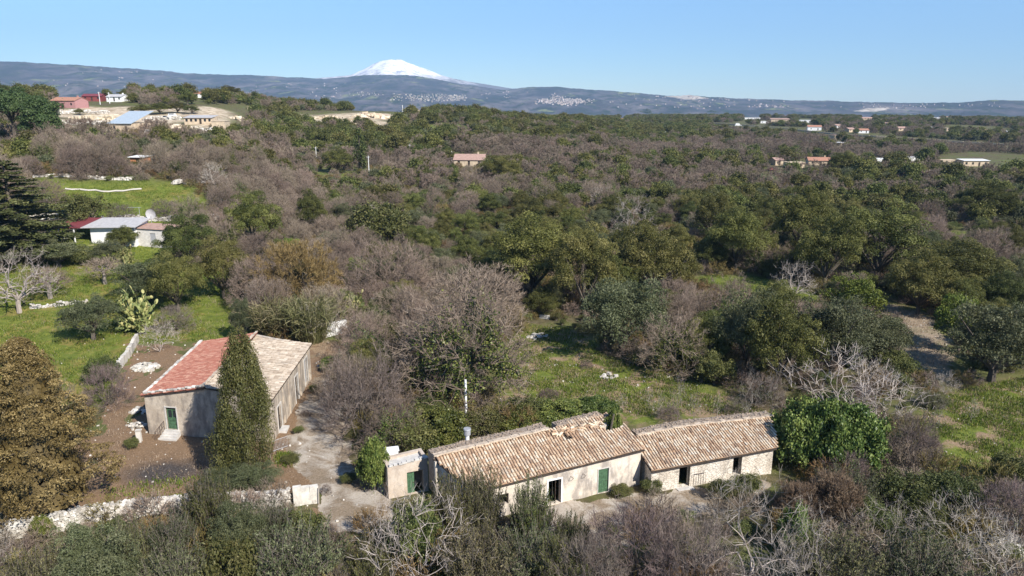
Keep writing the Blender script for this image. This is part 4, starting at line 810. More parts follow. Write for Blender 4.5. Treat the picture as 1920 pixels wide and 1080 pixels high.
# far road with its pale parapet
pts = [G(x, y) for x, y in [(1340, 232), (1400, 236), (1480, 243), (1560, 252), (1640, 257), (1720, 262), (1800, 268), (1880, 272), (1990, 276)]]; V = []
for i, p in enumerate(pts):
    V += [[p[0], p[1]-3.5, p[2]+.35], [p[0], p[1]+3.5, p[2]+.5], [p[0], p[1]-3.5, p[2]-3], [p[0], p[1]+3.5, p[2]-3]]
n = len(pts); mb = MB(); mb.add(V, [[4*i+a, 4*i+4+a, 4*i+4+b_, 4*i+b_] for i in range(n-1) for a, b_ in ((0, 1), (2, 0), (1, 3))]); o = mb.obj('road', M['rubble']); tag(o, kind='structure')
mb = MB()
for a, b_ in zip(pts[:-1], pts[1:]):
    k_ = int((b_-a).length/6); 
    for i in range(k_): q = a+(b_-a)*((i+.5)/k_); mb.box((q[0], q[1]-3.9, q[2]+.7), ((b_-a).length/k_-.3, .5, 1.1), math.atan2((b_-a)[1], (b_-a)[0]))
o = mb.obj('road_parapet', M['tan']); tag(o, 'pale parapet wall along the far road on the right', 'wall')
P_ROAD = gpoly([(1335, 229), (1400, 232), (1560, 248), (1720, 258), (1880, 268), (1995, 272), (1995, 288), (1880, 284), (1720, 276), (1560, 265), (1400, 248), (1335, 243)]); CLEAR.append(P_ROAD)
# limestone outcrops on the left slope
def outcrop(px, py, wpx, n, s, label, hgt=1.5):
    p = G(px, py); R_ = wpx/2*depth(p)/F; x = rs.uniform(-R_, R_, n); y = rs.uniform(-4, 4, n)*min(1.5, R_/8); mb = MB(); z = T(p[0]+x, p[1]+y)-p[2]; rocks(mb, np.column_stack([x, y, z+hgt*rs.uniform(0, .6, n)*(1-(x/R_)**2)]), s*rs.uniform(.5, 1.5, n), .6); o = mb.obj('limestone_outcrop', M['tanrock']); o.location = p; tag(o, label, 'rocks'); HCLEAR.append((px-wpx*.5, py-8, px+wpx*.5, py+8))
outcrop(695, 219, 62, 90, 2.6, 'pale limestone ridge on the middle skyline', 3); outcrop(655, 229, 46, 60, 2.2, 'lower pale rocks left of the limestone ridge', 2); outcrop(610, 222, 40, 60, 2.0, 'string of pale rocks under the bright meadow'); outcrop(540, 218, 40, 50, 2, 'thin pale rock band left of the bright meadow'); outcrop(200, 222, 110, 160, 1.8, 'pale terraced rocks below the pink house'); outcrop(330, 246, 70, 90, 1.8, 'tan rock face right of the blue-roofed shed', 3); outcrop(190, 246, 60, 60, 1.6, 'tan rocks left of the blue-roofed shed'); outcrop(450, 226, 34, 60, 1.8, 'broken pale rocks right of the unfinished tan block', 2.5); outcrop(715, 242, 36, 24, 1.4, 'small scatter of pale rocks below the limestone ridge')
# plastic sheeting lying in the green field
a = [G(x, y) for x, y in [(122, 355), (136, 356.6), (150, 356.4), (166, 358.2), (180, 357.6), (194, 360.2), (205, 360.6), (218, 359), (232, 359.2), (248, 356.4), (266, 355.4)]]; mb = MB(); V = []; 
for p in a:
    w_ = rs.uniform(.12, .42); V += [[p[0], p[1]-w_, p[2]+.08], [p[0]+rs.uniform(-.3, .3), p[1], p[2]+.35], [p[0], p[1]+w_, p[2]+.1]]
mb.add(V, [[3*i+k, 3*i+3+k, 3*i+4+k, 3*i+1+k] for i in range(10) for k in (0, 1)]); o = mb.obj('plastic_sheeting', M['rock']); tag(o, 'long strip of crumpled whitish sheeting lying in the green field', 'plastic sheeting')
# towns and scattered houses on the far hills: specks of pale boxes
hp = HVa.reshape(-1, 3); hpx, hpy = project(hp[:, 0], hp[:, 1], hp[:, 2]); hpy[56*541:] = -9999
def town(regs, name, label):
    mb = MB()
    for (x0, x1, y0, y1, n, s) in regs:
        for i in range(n):
            tx = rs.triangular(x0, (x0+x1)/2, x1); ty = rs.uniform(y0, y1); j = int(np.argmin((hpx-tx)**2+((hpy-ty)*3)**2)); j = min(max(j, 541), 56*541); fa_, fb_ = rs.uniform(0, 1, 2); q = hp[j]*(1-fa_)*(1-fb_)+hp[j+1]*fa_*(1-fb_)+hp[j+541]*(1-fa_)*fb_+hp[j+542]*fa_*fb_; w_ = s*rs.uniform(.6, 1.5); mb.box((q[0], q[1], q[2]+2), (w_, w_*.8, rs.uniform(5, 9)), rs.uniform(0, 1), rs.uniform(0, 1))
    o = mb.obj(name, M['townwall']); tag(o, label, 'town', kind='stuff')
town([(995, 1110, 187, 197, 330, 8), (1020, 1060, 178, 186, 30, 6)], 'hill_town', 'pale dense hill town on the slope right of the snowy mountain'); town([(720, 880, 178, 191, 170, 8), (650, 720, 175, 184, 24, 7), (830, 872, 180, 190, 90, 8)], 'hill_town', 'scattered pale town at the foot of the hill below the snowy mountain')
town([(500, 700, 155, 185, 22, 8), (880, 990, 170, 185, 18, 8), (1120, 1500, 172, 205, 80, 8), (1500, 1900, 195, 206, 45, 6), (0, 500, 125, 170, 22, 8), (1385, 1480, 198, 202, 24, 9)], 'hill_houses', 'single pale houses dotted over the distant hills')
# ================================================================== vegetation
def unit(a): return a/(np.linalg.norm(a, axis=-1, keepdims=True)+1e-9)
def dome_dirs(n, lo=-.15, rng=None):
    z = rs.uniform(lo, 1, n); a = rs.uniform(0, 2*PI, n); r_ = np.sqrt(1-z*z); return np.stack([r_*np.cos(a), r_*np.sin(a), z], 1)
def nearest(P, Qn): 
    out = np.zeros(len(P), int)
    for i in range(0, len(P), 4000):
        d = ((P[i:i+4000, None]-Qn[None])**2).sum(2); out[i:i+4000] = d.argmin(1)
    return out
def skeleton(R, H, bh, ns=(6, 26, 110, 480), fr=(.38, .62, .82, .97), lo=-.1, flat=1., trunk=None, r0=.2, up=.15, lean=(0, 0)):
    """levels of branch nodes from trunk top out to a dome; returns edges with radii"""
    trunk = trunk if trunk is not None else bh; c = np.array([lean[0], lean[1], trunk]); E = []
    if trunk > .05:
        k = 3; pts = [np.array([lean[0]*f*f, lean[1]*f*f, trunk*f])+(rs.normal(0, .03*R/4, 3)*[1, 1, 0] if 0 < f < 1 else 0) for f in np.linspace(0, 1, k+1)]
        for i in range(k): E.append((pts[i][None], pts[i+1][None], r0*(1.25-.3*i/k), r0*(1.25-.3*(i+1)/k), 0))
    prev = c[None]; rad = r0*.62
    for L, (n, f) in enumerate(zip(ns, fr)):
        d = dome_dirs(n, lo if L > 0 else max(lo, .05)); lump = 1+.16*np.sin(d[:, 0]*5+R)*np.cos(d[:, 1]*4.3+H)
        P = c+d*np.array([R, R, (H-trunk)*flat])*(f*lump*rs.uniform(.82, 1.12, n))[:, None]; P[:, 2] += up*f*R*.3
        P[:, 2] = np.maximum(P[:, 2], .25)
        j = nearest(P, prev); A = prev[j]; r1 = rad*.55; L_ = np.linalg.norm(P-A, axis=1)
        seg = 3 if L < 2 else 2; last = A; off = rs.normal(0, .09, (n, 3))*L_[:, None]; off[:, 2] += .08*L_
        for s_ in range(1, seg+1):
            f_ = s_/seg; q = A+(P-A)*f_+off*math.sin(f_*PI)
            E.append((last, q, rad+(r1-rad)*(s_-1)/seg, rad+(r1-rad)*f_, L+1)); last = q
        prev = P; rad = r1
    return E, prev, c
def draw_skeleton(mb, E, kthick=5, minr=.012, tint=(.3, .7)):
    for A, B, ra, rb, L in E:
        k = kthick if L < 2 else (4 if L < 3 else 3)
        mb.tubes(A, B, max(ra, minr), max(rb, minr), k, rs.uniform(*tint, len(A)) if len(A) > 1 else .5)
def twigs(mb, P, c, n, ln, wd, out=.75, up=.25, tint=(.2, 1)):
    A = np.repeat(P, n, 0); d = unit(unit(A-c)*out+rs.normal(0, .45, A.shape)+[0, 0, up]); l = ln*rs.uniform(.5, 1.25, (len(A), 1)); B = A+d*l
    t_ = rs.uniform(*tint, len(A)); mb.ribbons(A, B, wd, t_); return A+d*l*rs.uniform(.35, .8, (len(A), 1)), B
PROTO = {}
def proto(key, parts): PROTO[key] = parts; return parts      # parts: list of (part name, mesh)
def bare_proto(key, R, H, bh, wood='bark', tw='twig', ns=(6, 26, 110, 480), tn=(5, 3), tl=(.9, .45), wd=.035, r0=.2, lo=-.1, ivy=0, trunk=None, fr=(.38, .62, .82, .97), up=.15, minr=.014):
    E, tips, c = skeleton(R, H, bh, ns, fr, lo=lo, r0=r0, trunk=trunk, up=up); mb = MB()
    draw_skeleton(mb, [e for e in E if e[4] < 3], minr=minr); tr = mb.mesh(key+'_limbs', M[wood])
    m2 = MB(); draw_skeleton(m2, [e for e in E if e[4] >= 3], minr=minr, tint=(.2, .8)); P, B = twigs(m2, tips, c, tn[0], tl[0], wd)
    if tn[1]: twigs(m2, P, c, tn[1], tl[1], wd*.8, out=.5)
    parts = [('trunk', tr), ('crown', m2.mesh(key+'_twigs', M[tw]))]
    if ivy:
        m3 = MB(); A = np.concatenate([e[0] for e in E if e[4] < 4]); B = np.concatenate([e[1] for e in E if e[4] < 4]); j = rs.randint(0, len(A), ivy); P = A[j]+(B[j]-A[j])*rs.uniform(0, 1, (ivy, 1))+rs.normal(0, .25, (ivy, 3))
        m3.leaves(P, unit(rs.normal(0, 1, P.shape)+[0, -.2, .6]), .17, .8, rs.uniform(0, 1, ivy)); parts.append(('ivy', m3.mesh(key+'_ivy', M['ivy'])))
    return proto(key, parts)
def lobes_dome(n, R, H, bh, rl, inner=.35, lo=-.25):
    d = dome_dirs(n, lo); c = np.array([0, 0, bh+(H-bh)*.35]); f = 1-rs.uniform(0, inner, n)**1.5; r_ = rl*rs.uniform(.7, 1.25, n)
    ph = rs.uniform(0, 6, 3); mac = 1+.17*np.sin(d[:, 0]*4.2+ph[0])*np.cos(d[:, 1]*4.6+ph[1])+.12*np.sin(d[:, 2]*7+d[:, 0]*6+ph[2]); P = c+d*np.stack([(R-r_), (R-r_), (H-c[2]-r_)], 1)*(f*mac)[:, None]; P[:, 2] = np.maximum(P[:, 2], r_*.5+bh*.3); return P, r_
def foliage(mb, P, r_, n, size, aspect=.55, outw=.9, tvar=.28, squash=.8, core=None, upt=0., align=None):
    """leaves on lumpy balls; n per unit radius squared"""
    for i in range(len(P)):
        k = int(n*r_[i]**2)+4; d = unit(rs.normal(size=(k, 3))); d[:, 2] = np.where(d[:, 2] < -.3, -d[:, 2], d[:, 2]); rad = r_[i]*(1-rs.uniform(0, .45, k)**2)
        q = P[i]+d*rad[:, None]*[1, 1, squash]; tb = rs.uniform(.5-tvar, .5+tvar)
        mb.leaves(q, d*outw+rs.normal(0, .55, d.shape)+[0, 0, upt], size, aspect, np.clip(tb+rs.normal(0, .10, k), 0, 1), align)
def ever_proto(key, R, H, bh, mat, nl=34, rl=1.2, n=260, size=.22, aspect=.55, wood='bark', r0=.22, inner=.4, tvar=.28, lo=-.25, stray=0, squash=.8, outw=.9, show=.0):
    P, r_ = lobes_dome(nl, R, H, bh, rl, inner, lo); mb = MB(); c = np.array([0, 0, max(.3, bh*.8)])
    mb.tubes([[0, 0, 0]], [c], r0*1.2, r0*.9, 7, .5); j = rs.randint(0, len(P), min(len(P), 14)); mid_ = c+(P[j]-c)*.5+rs.normal(0, .15, (len(j), 3))
    mb.tubes(np.repeat(c[None], len(j), 0), mid_, r0*.55, r0*.35, 5, .5); mb.tubes(mid_, P[j], r0*.35, r0*.12, 4, .5); tr = mb.mesh(key+'_trunk', M[wood])
    m2 = MB(); foliage(m2, P, r_, n, size, aspect, outw, tvar, squash)
    # loose sprays breaking the outline
    k = int(nl*14); jj = rs.randint(0, len(P), k); d = unit(rs.normal(size=(k, 3))+[0, 0, .35]); q = P[jj]+d*r_[jj, None]*rs.uniform(.95, 1.25, (k, 1)); m2.leaves(np.repeat(q, 4, 0)+rs.normal(0, size*.8, (k*4, 3)), rs.normal(size=(k*4, 3)), size*.8, aspect, rs.uniform(.2, 1, k*4))
    if stray: twigs(m2, P, c, stray, 1.2, .03, tint=(.8, 1))
    return proto(key, [('trunk', tr), ('crown', m2.mesh(key+'_leaves', M[mat]))])
# --- kinds
for i in range(4): ever_proto(f'oak{i}', 4.0, 7.0, 1.2, 'oak', nl=110+12*i, rl=.68, n=560, size=.145, inner=.62, outw=.85, tvar=.36)
for i in range(3): ever_proto(f'olive{i}', 3.4, 5.6, 1.1, 'olive', nl=120, rl=.55, n=480, size=.17, aspect=.4, inner=.75, outw=.6, tvar=.28, stray=1)
for i in range(3): ever_proto(f'lentisk{i}', 2.3, 3.0, .3, 'lentisk', nl=60, rl=.48, n=420, size=.17, inner=.7, outw=.45, tvar=.34)
for i in range(2): ever_proto(f'citrus{i}', 2.8, 4.6, .8, 'citrus', nl=60, rl=.55, n=420, size=.2, inner=.7, outw=.5)
for i in range(2): ever_proto(f'ivy{i}', 3.0, 3.8, .1, 'ivy', nl=95, rl=.55, n=460, size=.2, aspect=.85, inner=.5, outw=.5, tvar=.3)
for i in range(5): bare_proto(f'bare{i}', 4.0, 6.6, 1.2, ns=(7, 30, 130, 460), tn=(5, 3), wd=.03, minr=.011)
for i in range(2): bare_proto(f'barebush{i}', 2.6, 3.8, .3, tw='purple', ns=(9, 36, 120, 330), tn=(5, 2), tl=(.7, .4), wd=.02, r0=.1, trunk=.15, minr=.009)
for i in range(2): bare_proto(f'palebush{i}', 2.8, 4.2, .2, wood='pale', tw='pale', ns=(9, 22, 46, 100), tn=(3, 2), tl=(.7, .4), wd=.016, r0=.065, trunk=.1, lo=.3, up=.6, minr=.009)
bare_proto('ivybare0', 4.2, 8.0, 1.6, ns=(7, 26, 100, 320), tn=(5, 3), wd=.03, ivy=8000, r0=.26, minr=.011)
bare_proto('ivybare1', 4.0, 7.2, 1.2, ns=(7, 26, 110, 360), tn=(5, 2), wd=.026, ivy=6500, r0=.24, minr=.011)
bare_proto('pale0', 4.2, 7.2, 1.7, wood='pale', tw='pale', ns=(6, 20, 64, 150), tn=(3, 2), tl=(.9, .5), wd=.018, r0=.22, minr=.01)
bare_proto('pale1', 3.0, 7.5, 1.2, wood='pale', tw='pale', ns=(5, 14, 36, 80), tn=(3, 2), tl=(.9, .5), wd=.016, r0=.1, lo=.1, up=.4, minr=.01)
bare_proto('fanpale', 3.0, 5.2, .2, wood='pale', tw='pale', ns=(13, 26, 48, 90), tn=(2, 2), tl=(.8, .4), wd=.018, r0=.055, trunk=.08, lo=.42, up=.7, minr=.013)
bare_proto('pollard', 2.0, 3.6, 1.9, wood='pale', tw='twig', ns=(6, 20, 70, 200), tn=(4, 1), tl=(.6, .3), wd=.028, r0=.2)
bare_proto('fan', 4.6, 6.6, .3, wood='twig', tw='twig', ns=(12, 50, 190, 600), tn=(5, 2), tl=(.9, .45), wd=.024, r0=.12, trunk=.15, lo=.12, up=.3)
bare_proto('ochrebush', 4.2, 6.0, .3, wood='bark', tw='ochre', ns=(9, 40, 150, 600), tn=(8, 3), tl=(.7, .4), wd=.045, r0=.14, trunk=.3)
bare_proto('redbush', 2.2, 3.4, .3, wood='bark', tw='redbrown', ns=(9, 40, 150, 500), tn=(8, 3), tl=(.6, .35), wd=.04, r0=.08, trunk=.1)
# reeds: long arching leaves and pale stems from the ground
def reed_proto(key, R, H, n):
    mb = MB(); a = rs.uniform(0, 2*PI, n); r_ = R*.45*np.sqrt(rs.uniform(0, 1, n)); A = np.stack([r_*np.cos(a), r_*np.sin(a), np.zeros(n)], 1); d = unit(np.stack([np.cos(a)*.4, np.sin(a)*.4, np.ones(n)], 1)+rs.normal(0, .15, (n, 3)))
    B = A+d*(H*rs.uniform(.5, .9, (n, 1))); Cc = B+unit(d*[1.8, 1.8, .25])*rs.uniform(.3, .9, (n, 1)); t_ = rs.uniform(0, 1, n); mb.ribbons(A, B, .06, t_); mb.ribbons(B, Cc, .05, t_)
    k = n*5; j = rs.randint(0, n, k); q = A[j]+(B[j]-A[j])*rs.uniform(.3, 1, (k, 1)); mb.ribbons(q, q+unit(rs.normal(0, .6, (k, 3))+[0, 0, .4])*.7, .06, rs.uniform(0, 1, k))
    return proto(key, [('foliage', mb.mesh(key, M['reed']))])
def shoot_proto(key, R, H, n, mat='olive', ls=.16, per=66):
    m1 = MB(); m2 = MB(); a = rs.uniform(0, 2*PI, n); r_ = R*.72*np.sqrt(rs.uniform(0, 1, n)); z0 = rs.uniform(.05, .45, n)*H*(1-(r_/R)**2*.5); A = np.stack([r_*np.cos(a), r_*np.sin(a), z0], 1); d = unit(np.stack([np.cos(a)*r_/R*.9, np.sin(a)*r_/R*.9, np.ones(n)], 1)+rs.normal(0, .3, (n, 3))); L = H*rs.uniform(.3, .62, (n, 1))*(1-.35*(r_/R)[:, None]); B = A+d*L
    m1.tubes(np.zeros((n, 3))+[0, 0, .02]+A*[.35, .35, 0], A, .05, .03, 4, rs.uniform(.3, .8, n)); m1.tubes(A, B, .028, .01, 3, rs.uniform(.4, 1, n)); k = rs.randint(0, n, n*5); q0 = A[k]+(B-A)[k]*rs.uniform(.2, 1, (n*5, 1)); m1.ribbons(q0, q0+unit(rs.normal(0, .6, (n*5, 3))+[0, 0, .6])*rs.uniform(.25, .8, (n*5, 1)), .022, rs.uniform(.5, 1, n*5)); tr = m1.mesh(key+'_stems', M['bark'])
    f = rs.uniform(.02, 1.04, (n, per)); q = A[:, None]+(B-A)[:, None]*f[..., None]+rs.normal(0, .17, (n, per, 3))*(1.1-f[..., None]*.75); al = np.repeat(d, per, 0); tt = np.clip(np.repeat(rs.uniform(.15, .8, n), per)+rs.normal(0, .17, n*per), 0, 1); m2.leaves(q.reshape(-1, 3), rs.normal(size=(n*per, 3)), ls, .36, tt, al*.8+rs.normal(0, .35, (n*per, 3)))
    return proto(key, [('trunk', tr), ('crown', m2.mesh(key+'_leaves', M[mat]))])
for i in range(3): shoot_proto(f'shoot{i}', 2.6, 3.8, 210, ('dusky', 'olive', 'lentisk')[i])
reed_proto('reed', 2.4, 3.6, 420)
# prickly pear: jointed flat pads
def pear_proto(key, R, H, n):
    mb = MB(); P = [(np.array([x, y, .2]), unit(np.array([x, y, 1.6]))) for x, y in rs.uniform(-R*.4, R*.4, (9, 2))]; k = 0
    while k < n:
        p_, d_ = P[rs.randint(0, len(P))]; dn = unit(d_+rs.normal(0, .55, 3)+[0, 0, .25]); l = rs.uniform(.24, .36); q = p_+dn*l
        if np.hypot(q[0], q[1]) > R or q[2] > H or q[2] < .1: continue
        P.append((q, dn)); u = unit(np.cross(dn, rs.normal(size=3))); v = np.cross(dn, u); c = p_+dn*l*.5; a = np.linspace(0, 2*PI, 9)[:-1]; rim = c+np.outer(np.cos(a), dn)*l*.55+np.outer(np.sin(a), u)*l*.36
        V = np.vstack([rim, c+v*.05, c-v*.05]); mb.add(V, T3=[[i, (i+1) % 8, 8] for i in range(8)]+[[(i+1) % 8, i, 9] for i in range(8)], tint=rs.uniform(0, 1)); k += 1
    return proto(key, [('pads', mb.mesh(key, M['pear']))])
pear_proto('pear0', 1.7, 2.9, 800); pear_proto('pear1', 1.9, 2.2, 520)
# cypress: narrow flame of upright sprays, with side lobes low down
def cypress_proto(key, H, R, nl, n=620, side=True, size=.17):
    mb = MB(); mb.tubes([[0, 0, 0]], [[0, 0, H*.8]], .25, .06, 7, .5); tr = mb.mesh(key+'_trunk', M['bark']); m2 = MB(); f = rs.uniform(0, 1, nl)**.85; z = .7+f*(H-1.2); prof = R*np.interp(z/H, [0, .1, .3, .55, .8, .93, 1], [.55, .75, 1., .84, .56, .28, .04]); a = rs.uniform(0, 2*PI, nl)
    rl = np.clip(prof*.42, .18, .55)*rs.uniform(.6, 1.25, nl); prof = prof*rs.uniform(.82, 1.14, nl); q = np.stack([np.cos(a)*(prof-rl*.7), np.sin(a)*(prof-rl*.7), z], 1); q[:, 0] += z/H*.2
    if side:
        k = 40; zz = rs.uniform(1.2, 4.8, k); aa = rs.uniform(PI*.85, PI*1.3, k); rr_ = rs.uniform(1.6, 3.0, k)*np.interp(zz, [1.4, 3, 4.6], [.8, 1.1, .6]); q = np.vstack([q, np.stack([np.cos(aa)*rr_, np.sin(aa)*rr_, zz], 1)]); rl = np.concatenate([rl, rs.uniform(.35, .6, k)])
    al = np.array([0, 0, 1.])
    for i in range(len(q)):
        k = int(n*rl[i]**2)+10; d = unit(rs.normal(size=(k, 3))); p_ = q[i]+d*rl[i]*(1-rs.uniform(0, .5, (k, 1))**2)*[1, 1, 2.0]; m2.leaves(p_, d*.8+rs.normal(0, .3, d.shape), size, .4, np.clip(rs.uniform(.25, .75)+rs.normal(0, .15, k), 0, 1), al)
    return proto(key, [('trunk', tr), ('crown', m2.mesh(key+'_leaves', M['cypress']))])
cypress_proto('cypress_big', 12.6, 2.15, 300); cypress_proto('cypress_small', 9, 1.0, 70, 260, False, .3)
# big rounded conifer with dense brown-gold tufts
def conifer_proto(key, H, R):
    mb = MB(); mb.tubes([[0, 0, 0]], [[0, 0, H*.85]], .38, .1, 8, .5); nl = 620; f = rs.uniform(0, 1, nl)**.9; z = 1.3+f*(H-1.6); prof = R*np.interp(z/H, [0, .12, .25, .45, .65, .85, 1], [.82, 1., .96, .80, .58, .33, .04]); a = rs.uniform(0, 2*PI, nl); prof = prof*(1+.12*np.sin(a*5+z*1.3)+.09*np.sin(a*9-z*2.1)+.06*np.sin(z*4.2)); rl = rs.uniform(.34, .66, nl); rr_ = (prof-rl*.3)*rs.uniform(.82, 1.08, nl)
    q = np.stack([np.cos(a)*rr_, np.sin(a)*rr_, z], 1); j = rs.randint(0, nl, 60); mb.tubes(np.stack([0*z[j], 0*z[j], z[j]*.85], 1), q[j], .07, .03, 4, .5); tr = mb.mesh(key+'_trunk', M['bark']); m2 = MB(); foliage(m2, q, rl, 330, .16, .5, .5, .36, .5)
    # opaque inner needle mass; shade of the tuft gaps put into its dark tint
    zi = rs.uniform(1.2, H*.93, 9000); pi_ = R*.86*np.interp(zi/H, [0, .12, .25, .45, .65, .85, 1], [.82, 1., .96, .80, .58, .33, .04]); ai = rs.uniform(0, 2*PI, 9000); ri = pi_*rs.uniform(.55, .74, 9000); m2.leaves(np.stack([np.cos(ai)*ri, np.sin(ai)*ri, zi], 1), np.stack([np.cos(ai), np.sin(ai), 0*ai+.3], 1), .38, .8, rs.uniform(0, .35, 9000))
    return proto(key, [('trunk', tr), ('crown', m2.mesh(key+'_needles', M['conifer']))])
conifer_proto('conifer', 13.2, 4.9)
# cedar: flat layered sprays on level branches
def cedar_proto(key, H, R):
    mb = MB(); mb.tubes([[0, 0, 0]], [[0, 0, H*.97]], .4, .05, 8, .5); m2 = MB(); nb = 95; f = np.linspace(.08, .98, nb); a = np.arange(nb)*2.4+rs.normal(0, .3, nb)
    for i in range(nb):
        L = R*(1-f[i])**.75*rs.uniform(.75, 1.15)+.4; d = np.array([math.cos(a[i]), math.sin(a[i]), .12]); base = np.array([0, 0, f[i]*H]); tip = base+d*L; mb.tubes([base], [tip], .09*(1-f[i])+.03, .02, 4, .5)
        k = int(150*L); s_ = rs.uniform(.15, 1, k); side = np.array([-d[1], d[0], 0]); wv = rs.normal(0, .22, k)*L*.45*np.minimum(1, s_*1.5)*(1.15-s_*.5); q = base+d*(L*s_)[:, None]+side*wv[:, None]; q[:, 2] += rs.normal(0, .06, k)-np.abs(wv)*.35-(s_**2)*L*.12
        m2.leaves(q, np.tile([0, 0, 1.], (k, 1))+rs.normal(0, .45, (k, 3)), .34, .45, np.clip(rs.uniform(.2, .8)+rs.normal(0, .15, k), 0, 1))
    return proto(key, [('trunk', mb.mesh(key+'_trunk', M['bark'])), ('crown', m2.mesh(key+'_needles', M['cedar']))])
cedar_proto('cedar', 13, 6.0)
ever_proto('pine0', 4.6, 12, 5.0, 'pine', nl=40, rl=1.5, n=200, size=.34, inner=.6, lo=-.5, r0=.3)
ever_proto('pine1', 4.2, 11, 2.5, 'pine', nl=46, rl=1.4, n=200, size=.34, inner=.5, lo=-.5, r0=.3)
# light prototypes for the woods seen from afar
for i in range(4): ever_proto(f'faroak{i}', 3.9, 6.4, .6, 'oak', nl=26, rl=1.25, n=52, size=.55, aspect=.7, inner=.5)
for i in range(2): ever_proto(f'farolive{i}', 3.2, 5.0, .6, 'olive', nl=22, rl=1.05, n=70, size=.46, aspect=.6, inner=.6)
for i in range(4): bare_proto(f'farbare{i}', 3.8, 5.8, .7, ns=(5, 16, 60), fr=(.4, .68, .92), tn=(12, 2), tl=(.9, .6), wd=.085, r0=.2, minr=.035)
SIZE = {}
for k_, parts in PROTO.items():
    co = []
    for _, me_ in parts:
        a = np.zeros(len(me_.vertices)*3, np.float32); me_.vertices.foreach_get('co', a); co.append(a.reshape(-1, 3))
    co = np.concatenate(co); SIZE[k_] = (float(np.percentile(np.abs(co[:, :2]), 97.5)), float(np.percentile(co[:, 2], 99.7)))
NAME = dict(fanpale='pale_bare_shrub', shoot='olive_bush', oak='holm_oak', olive='olive_tree', lentisk='evergreen_shrub', citrus='bright_green_tree', ivy='ivy_mound', bare='bare_tree', barebush='bare_shrub', palebush='pale_bare_shrub', ivybare='ivy_clad_tree', pale='pale_bare_tree', pollard='pollarded_tree', fan='fan_shaped_bare_tree', ochrebush='ochre_bush', redbush='red_brown_bush', reed='reed_clump', pear='prickly_pear', cypress_big='cypress', cypress_small='cypress', conifer='conifer', cedar='cedar', pine='pine_tree', faroak='holm_oak', farolive='olive_tree', farbare='bare_tree')
CAT = dict(olive_bush='olive bush', holm_oak='tree', olive_tree='olive tree', evergreen_shrub='shrub', bright_green_tree='tree', ivy_mound='ivy', bare_tree='bare tree', bare_shrub='shrub', pale_bare_shrub='shrub', ivy_clad_tree='tree', pale_bare_tree='bare tree', pollarded_tree='tree', fan_shaped_bare_tree='bare tree', ochre_bush='bush', red_brown_bush='bush', reed_clump='reeds', prickly_pear='cactus', cypress='cypress', conifer='conifer', cedar='cedar', pine_tree='pine tree')
def plant(key, p, hs, ws, rz, label, group=None):
    base = key.rstrip('0123456789'); nm = NAME.get(key) or NAME[base]; parts = PROTO[key]
    root = bpy.data.objects.new(nm, parts[1][1] if len(parts) == 1 and False else None); C.objects.link(root); root.location = p; root.rotation_euler = (0, 0, rz); root.scale = (ws, ws, hs)
    root.empty_display_size = .3; tag(root, label, CAT[nm], group)
    for pn, me_ in parts:
        o = bpy.data.objects.new(pn, me_); C.objects.link(o); o.parent = root
    return root
PLACED = []
def E(key, px, py, top, wpx, label, dz=0, group=None, rz=None, gp=None):
    p = G(px, py) if gp is None else gp; sc = F/depth(p); wpx = wpx*(.84 if key[:3] == 'oak' and wpx > 100 else 1); R0, H0 = SIZE[key]; R_ = wpx/2/sc*.98; H_ = hfor(p, top)
    o = plant(key, p+Vector((0, 0, dz)), H_/H0, R_/R0, rs.uniform(0, 6.28) if rz is None else rz, label, group); PLACED.append((p[0], p[1], R_)); return o
# --- the plants one can name, at their feet
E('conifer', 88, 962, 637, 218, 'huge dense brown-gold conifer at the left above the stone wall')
E('cypress_big', 468, 893, 623, 98, 'tall dark green cypress in front of the barn', rz=0)
E('ivybare0', 868, 752, 502, 250, 'large bare tree with dark ivy on its limbs behind the white post')
E('fan', 728, 560, 447, 170, 'broad fan-shaped bare tree with many pale upright branches, above the rubble wall')
E('bare1', 893, 612, 498, 200, 'wide violet-brown bare tree directly behind the ivy-clad tree')
E('bare2', 775, 640, 530, 90, 'bare brown tree left of the large ivy-clad tree')
E('bare3', 800, 700, 590, 110, 'low bare tree touching the left side of the ivy-clad tree')
E('barebush0', 690, 812, 655, 175, 'spreading grey bare shrub that shades the barn lane')
E('palebush0', 650, 790, 715, 90, 'low pale leafless branches leaning over the barn lane')
E('pale0', 37, 587, 463, 150, 'pale whitish bare tree at the left edge of the field')
E('pollard', 95, 560, 500, 78, 'small grey bare tree right of the pale whitish tree')
E('pollard', 197, 533, 482, 72, 'small pollarded tree with thick short trunk in the field')
E('olive0', 176, 637, 556, 105, 'round grey-green shrub left of the prickly pear')
E('pear0', 258, 622, 545, 66, 'tall yellow-green prickly pear at the top of the whitish wall')
E('olive1', 280, 565, 490, 110, 'dark grey-green shrub behind the tall prickly pear')
E('oak0', 335, 585, 470, 95, 'dark green tree right of the tall prickly pear')
E('oak1', 352, 500, 405, 95, 'dark green tree on the right end of the white canopy house')
E('olive2', 110, 500, 453, 90, 'low grey-green hedge bush in front of the red canopy', )
E('lentisk0', 152, 497, 462, 50, 'green bush between two grey bushes before the canopy house')
E('olive0', 207, 500, 450, 60, 'grey-green bush below the white house wall')
E('pear1', 232, 505, 465, 40, 'small prickly pear below the white house wall')
E('oak2', 232, 470, 424, 52, 'small dark tree in front of the white house wall')
E('lentisk1', 160, 425, 362, 86, 'olive-yellow leafy tree behind the red canopy')
E('barebush1', 226, 418, 380, 60, 'brown bare bush behind the grey sheet roof')
E('barebush0', 312, 408, 372, 66, 'brown bare bush right of the satellite dish, in the green field')
E('lentisk2', 366, 408, 378, 30, 'small dark bush at the right end of the field wall')
E('bare0', 90, 390, 335, 70, 'grey bare tree just right of the cedar')
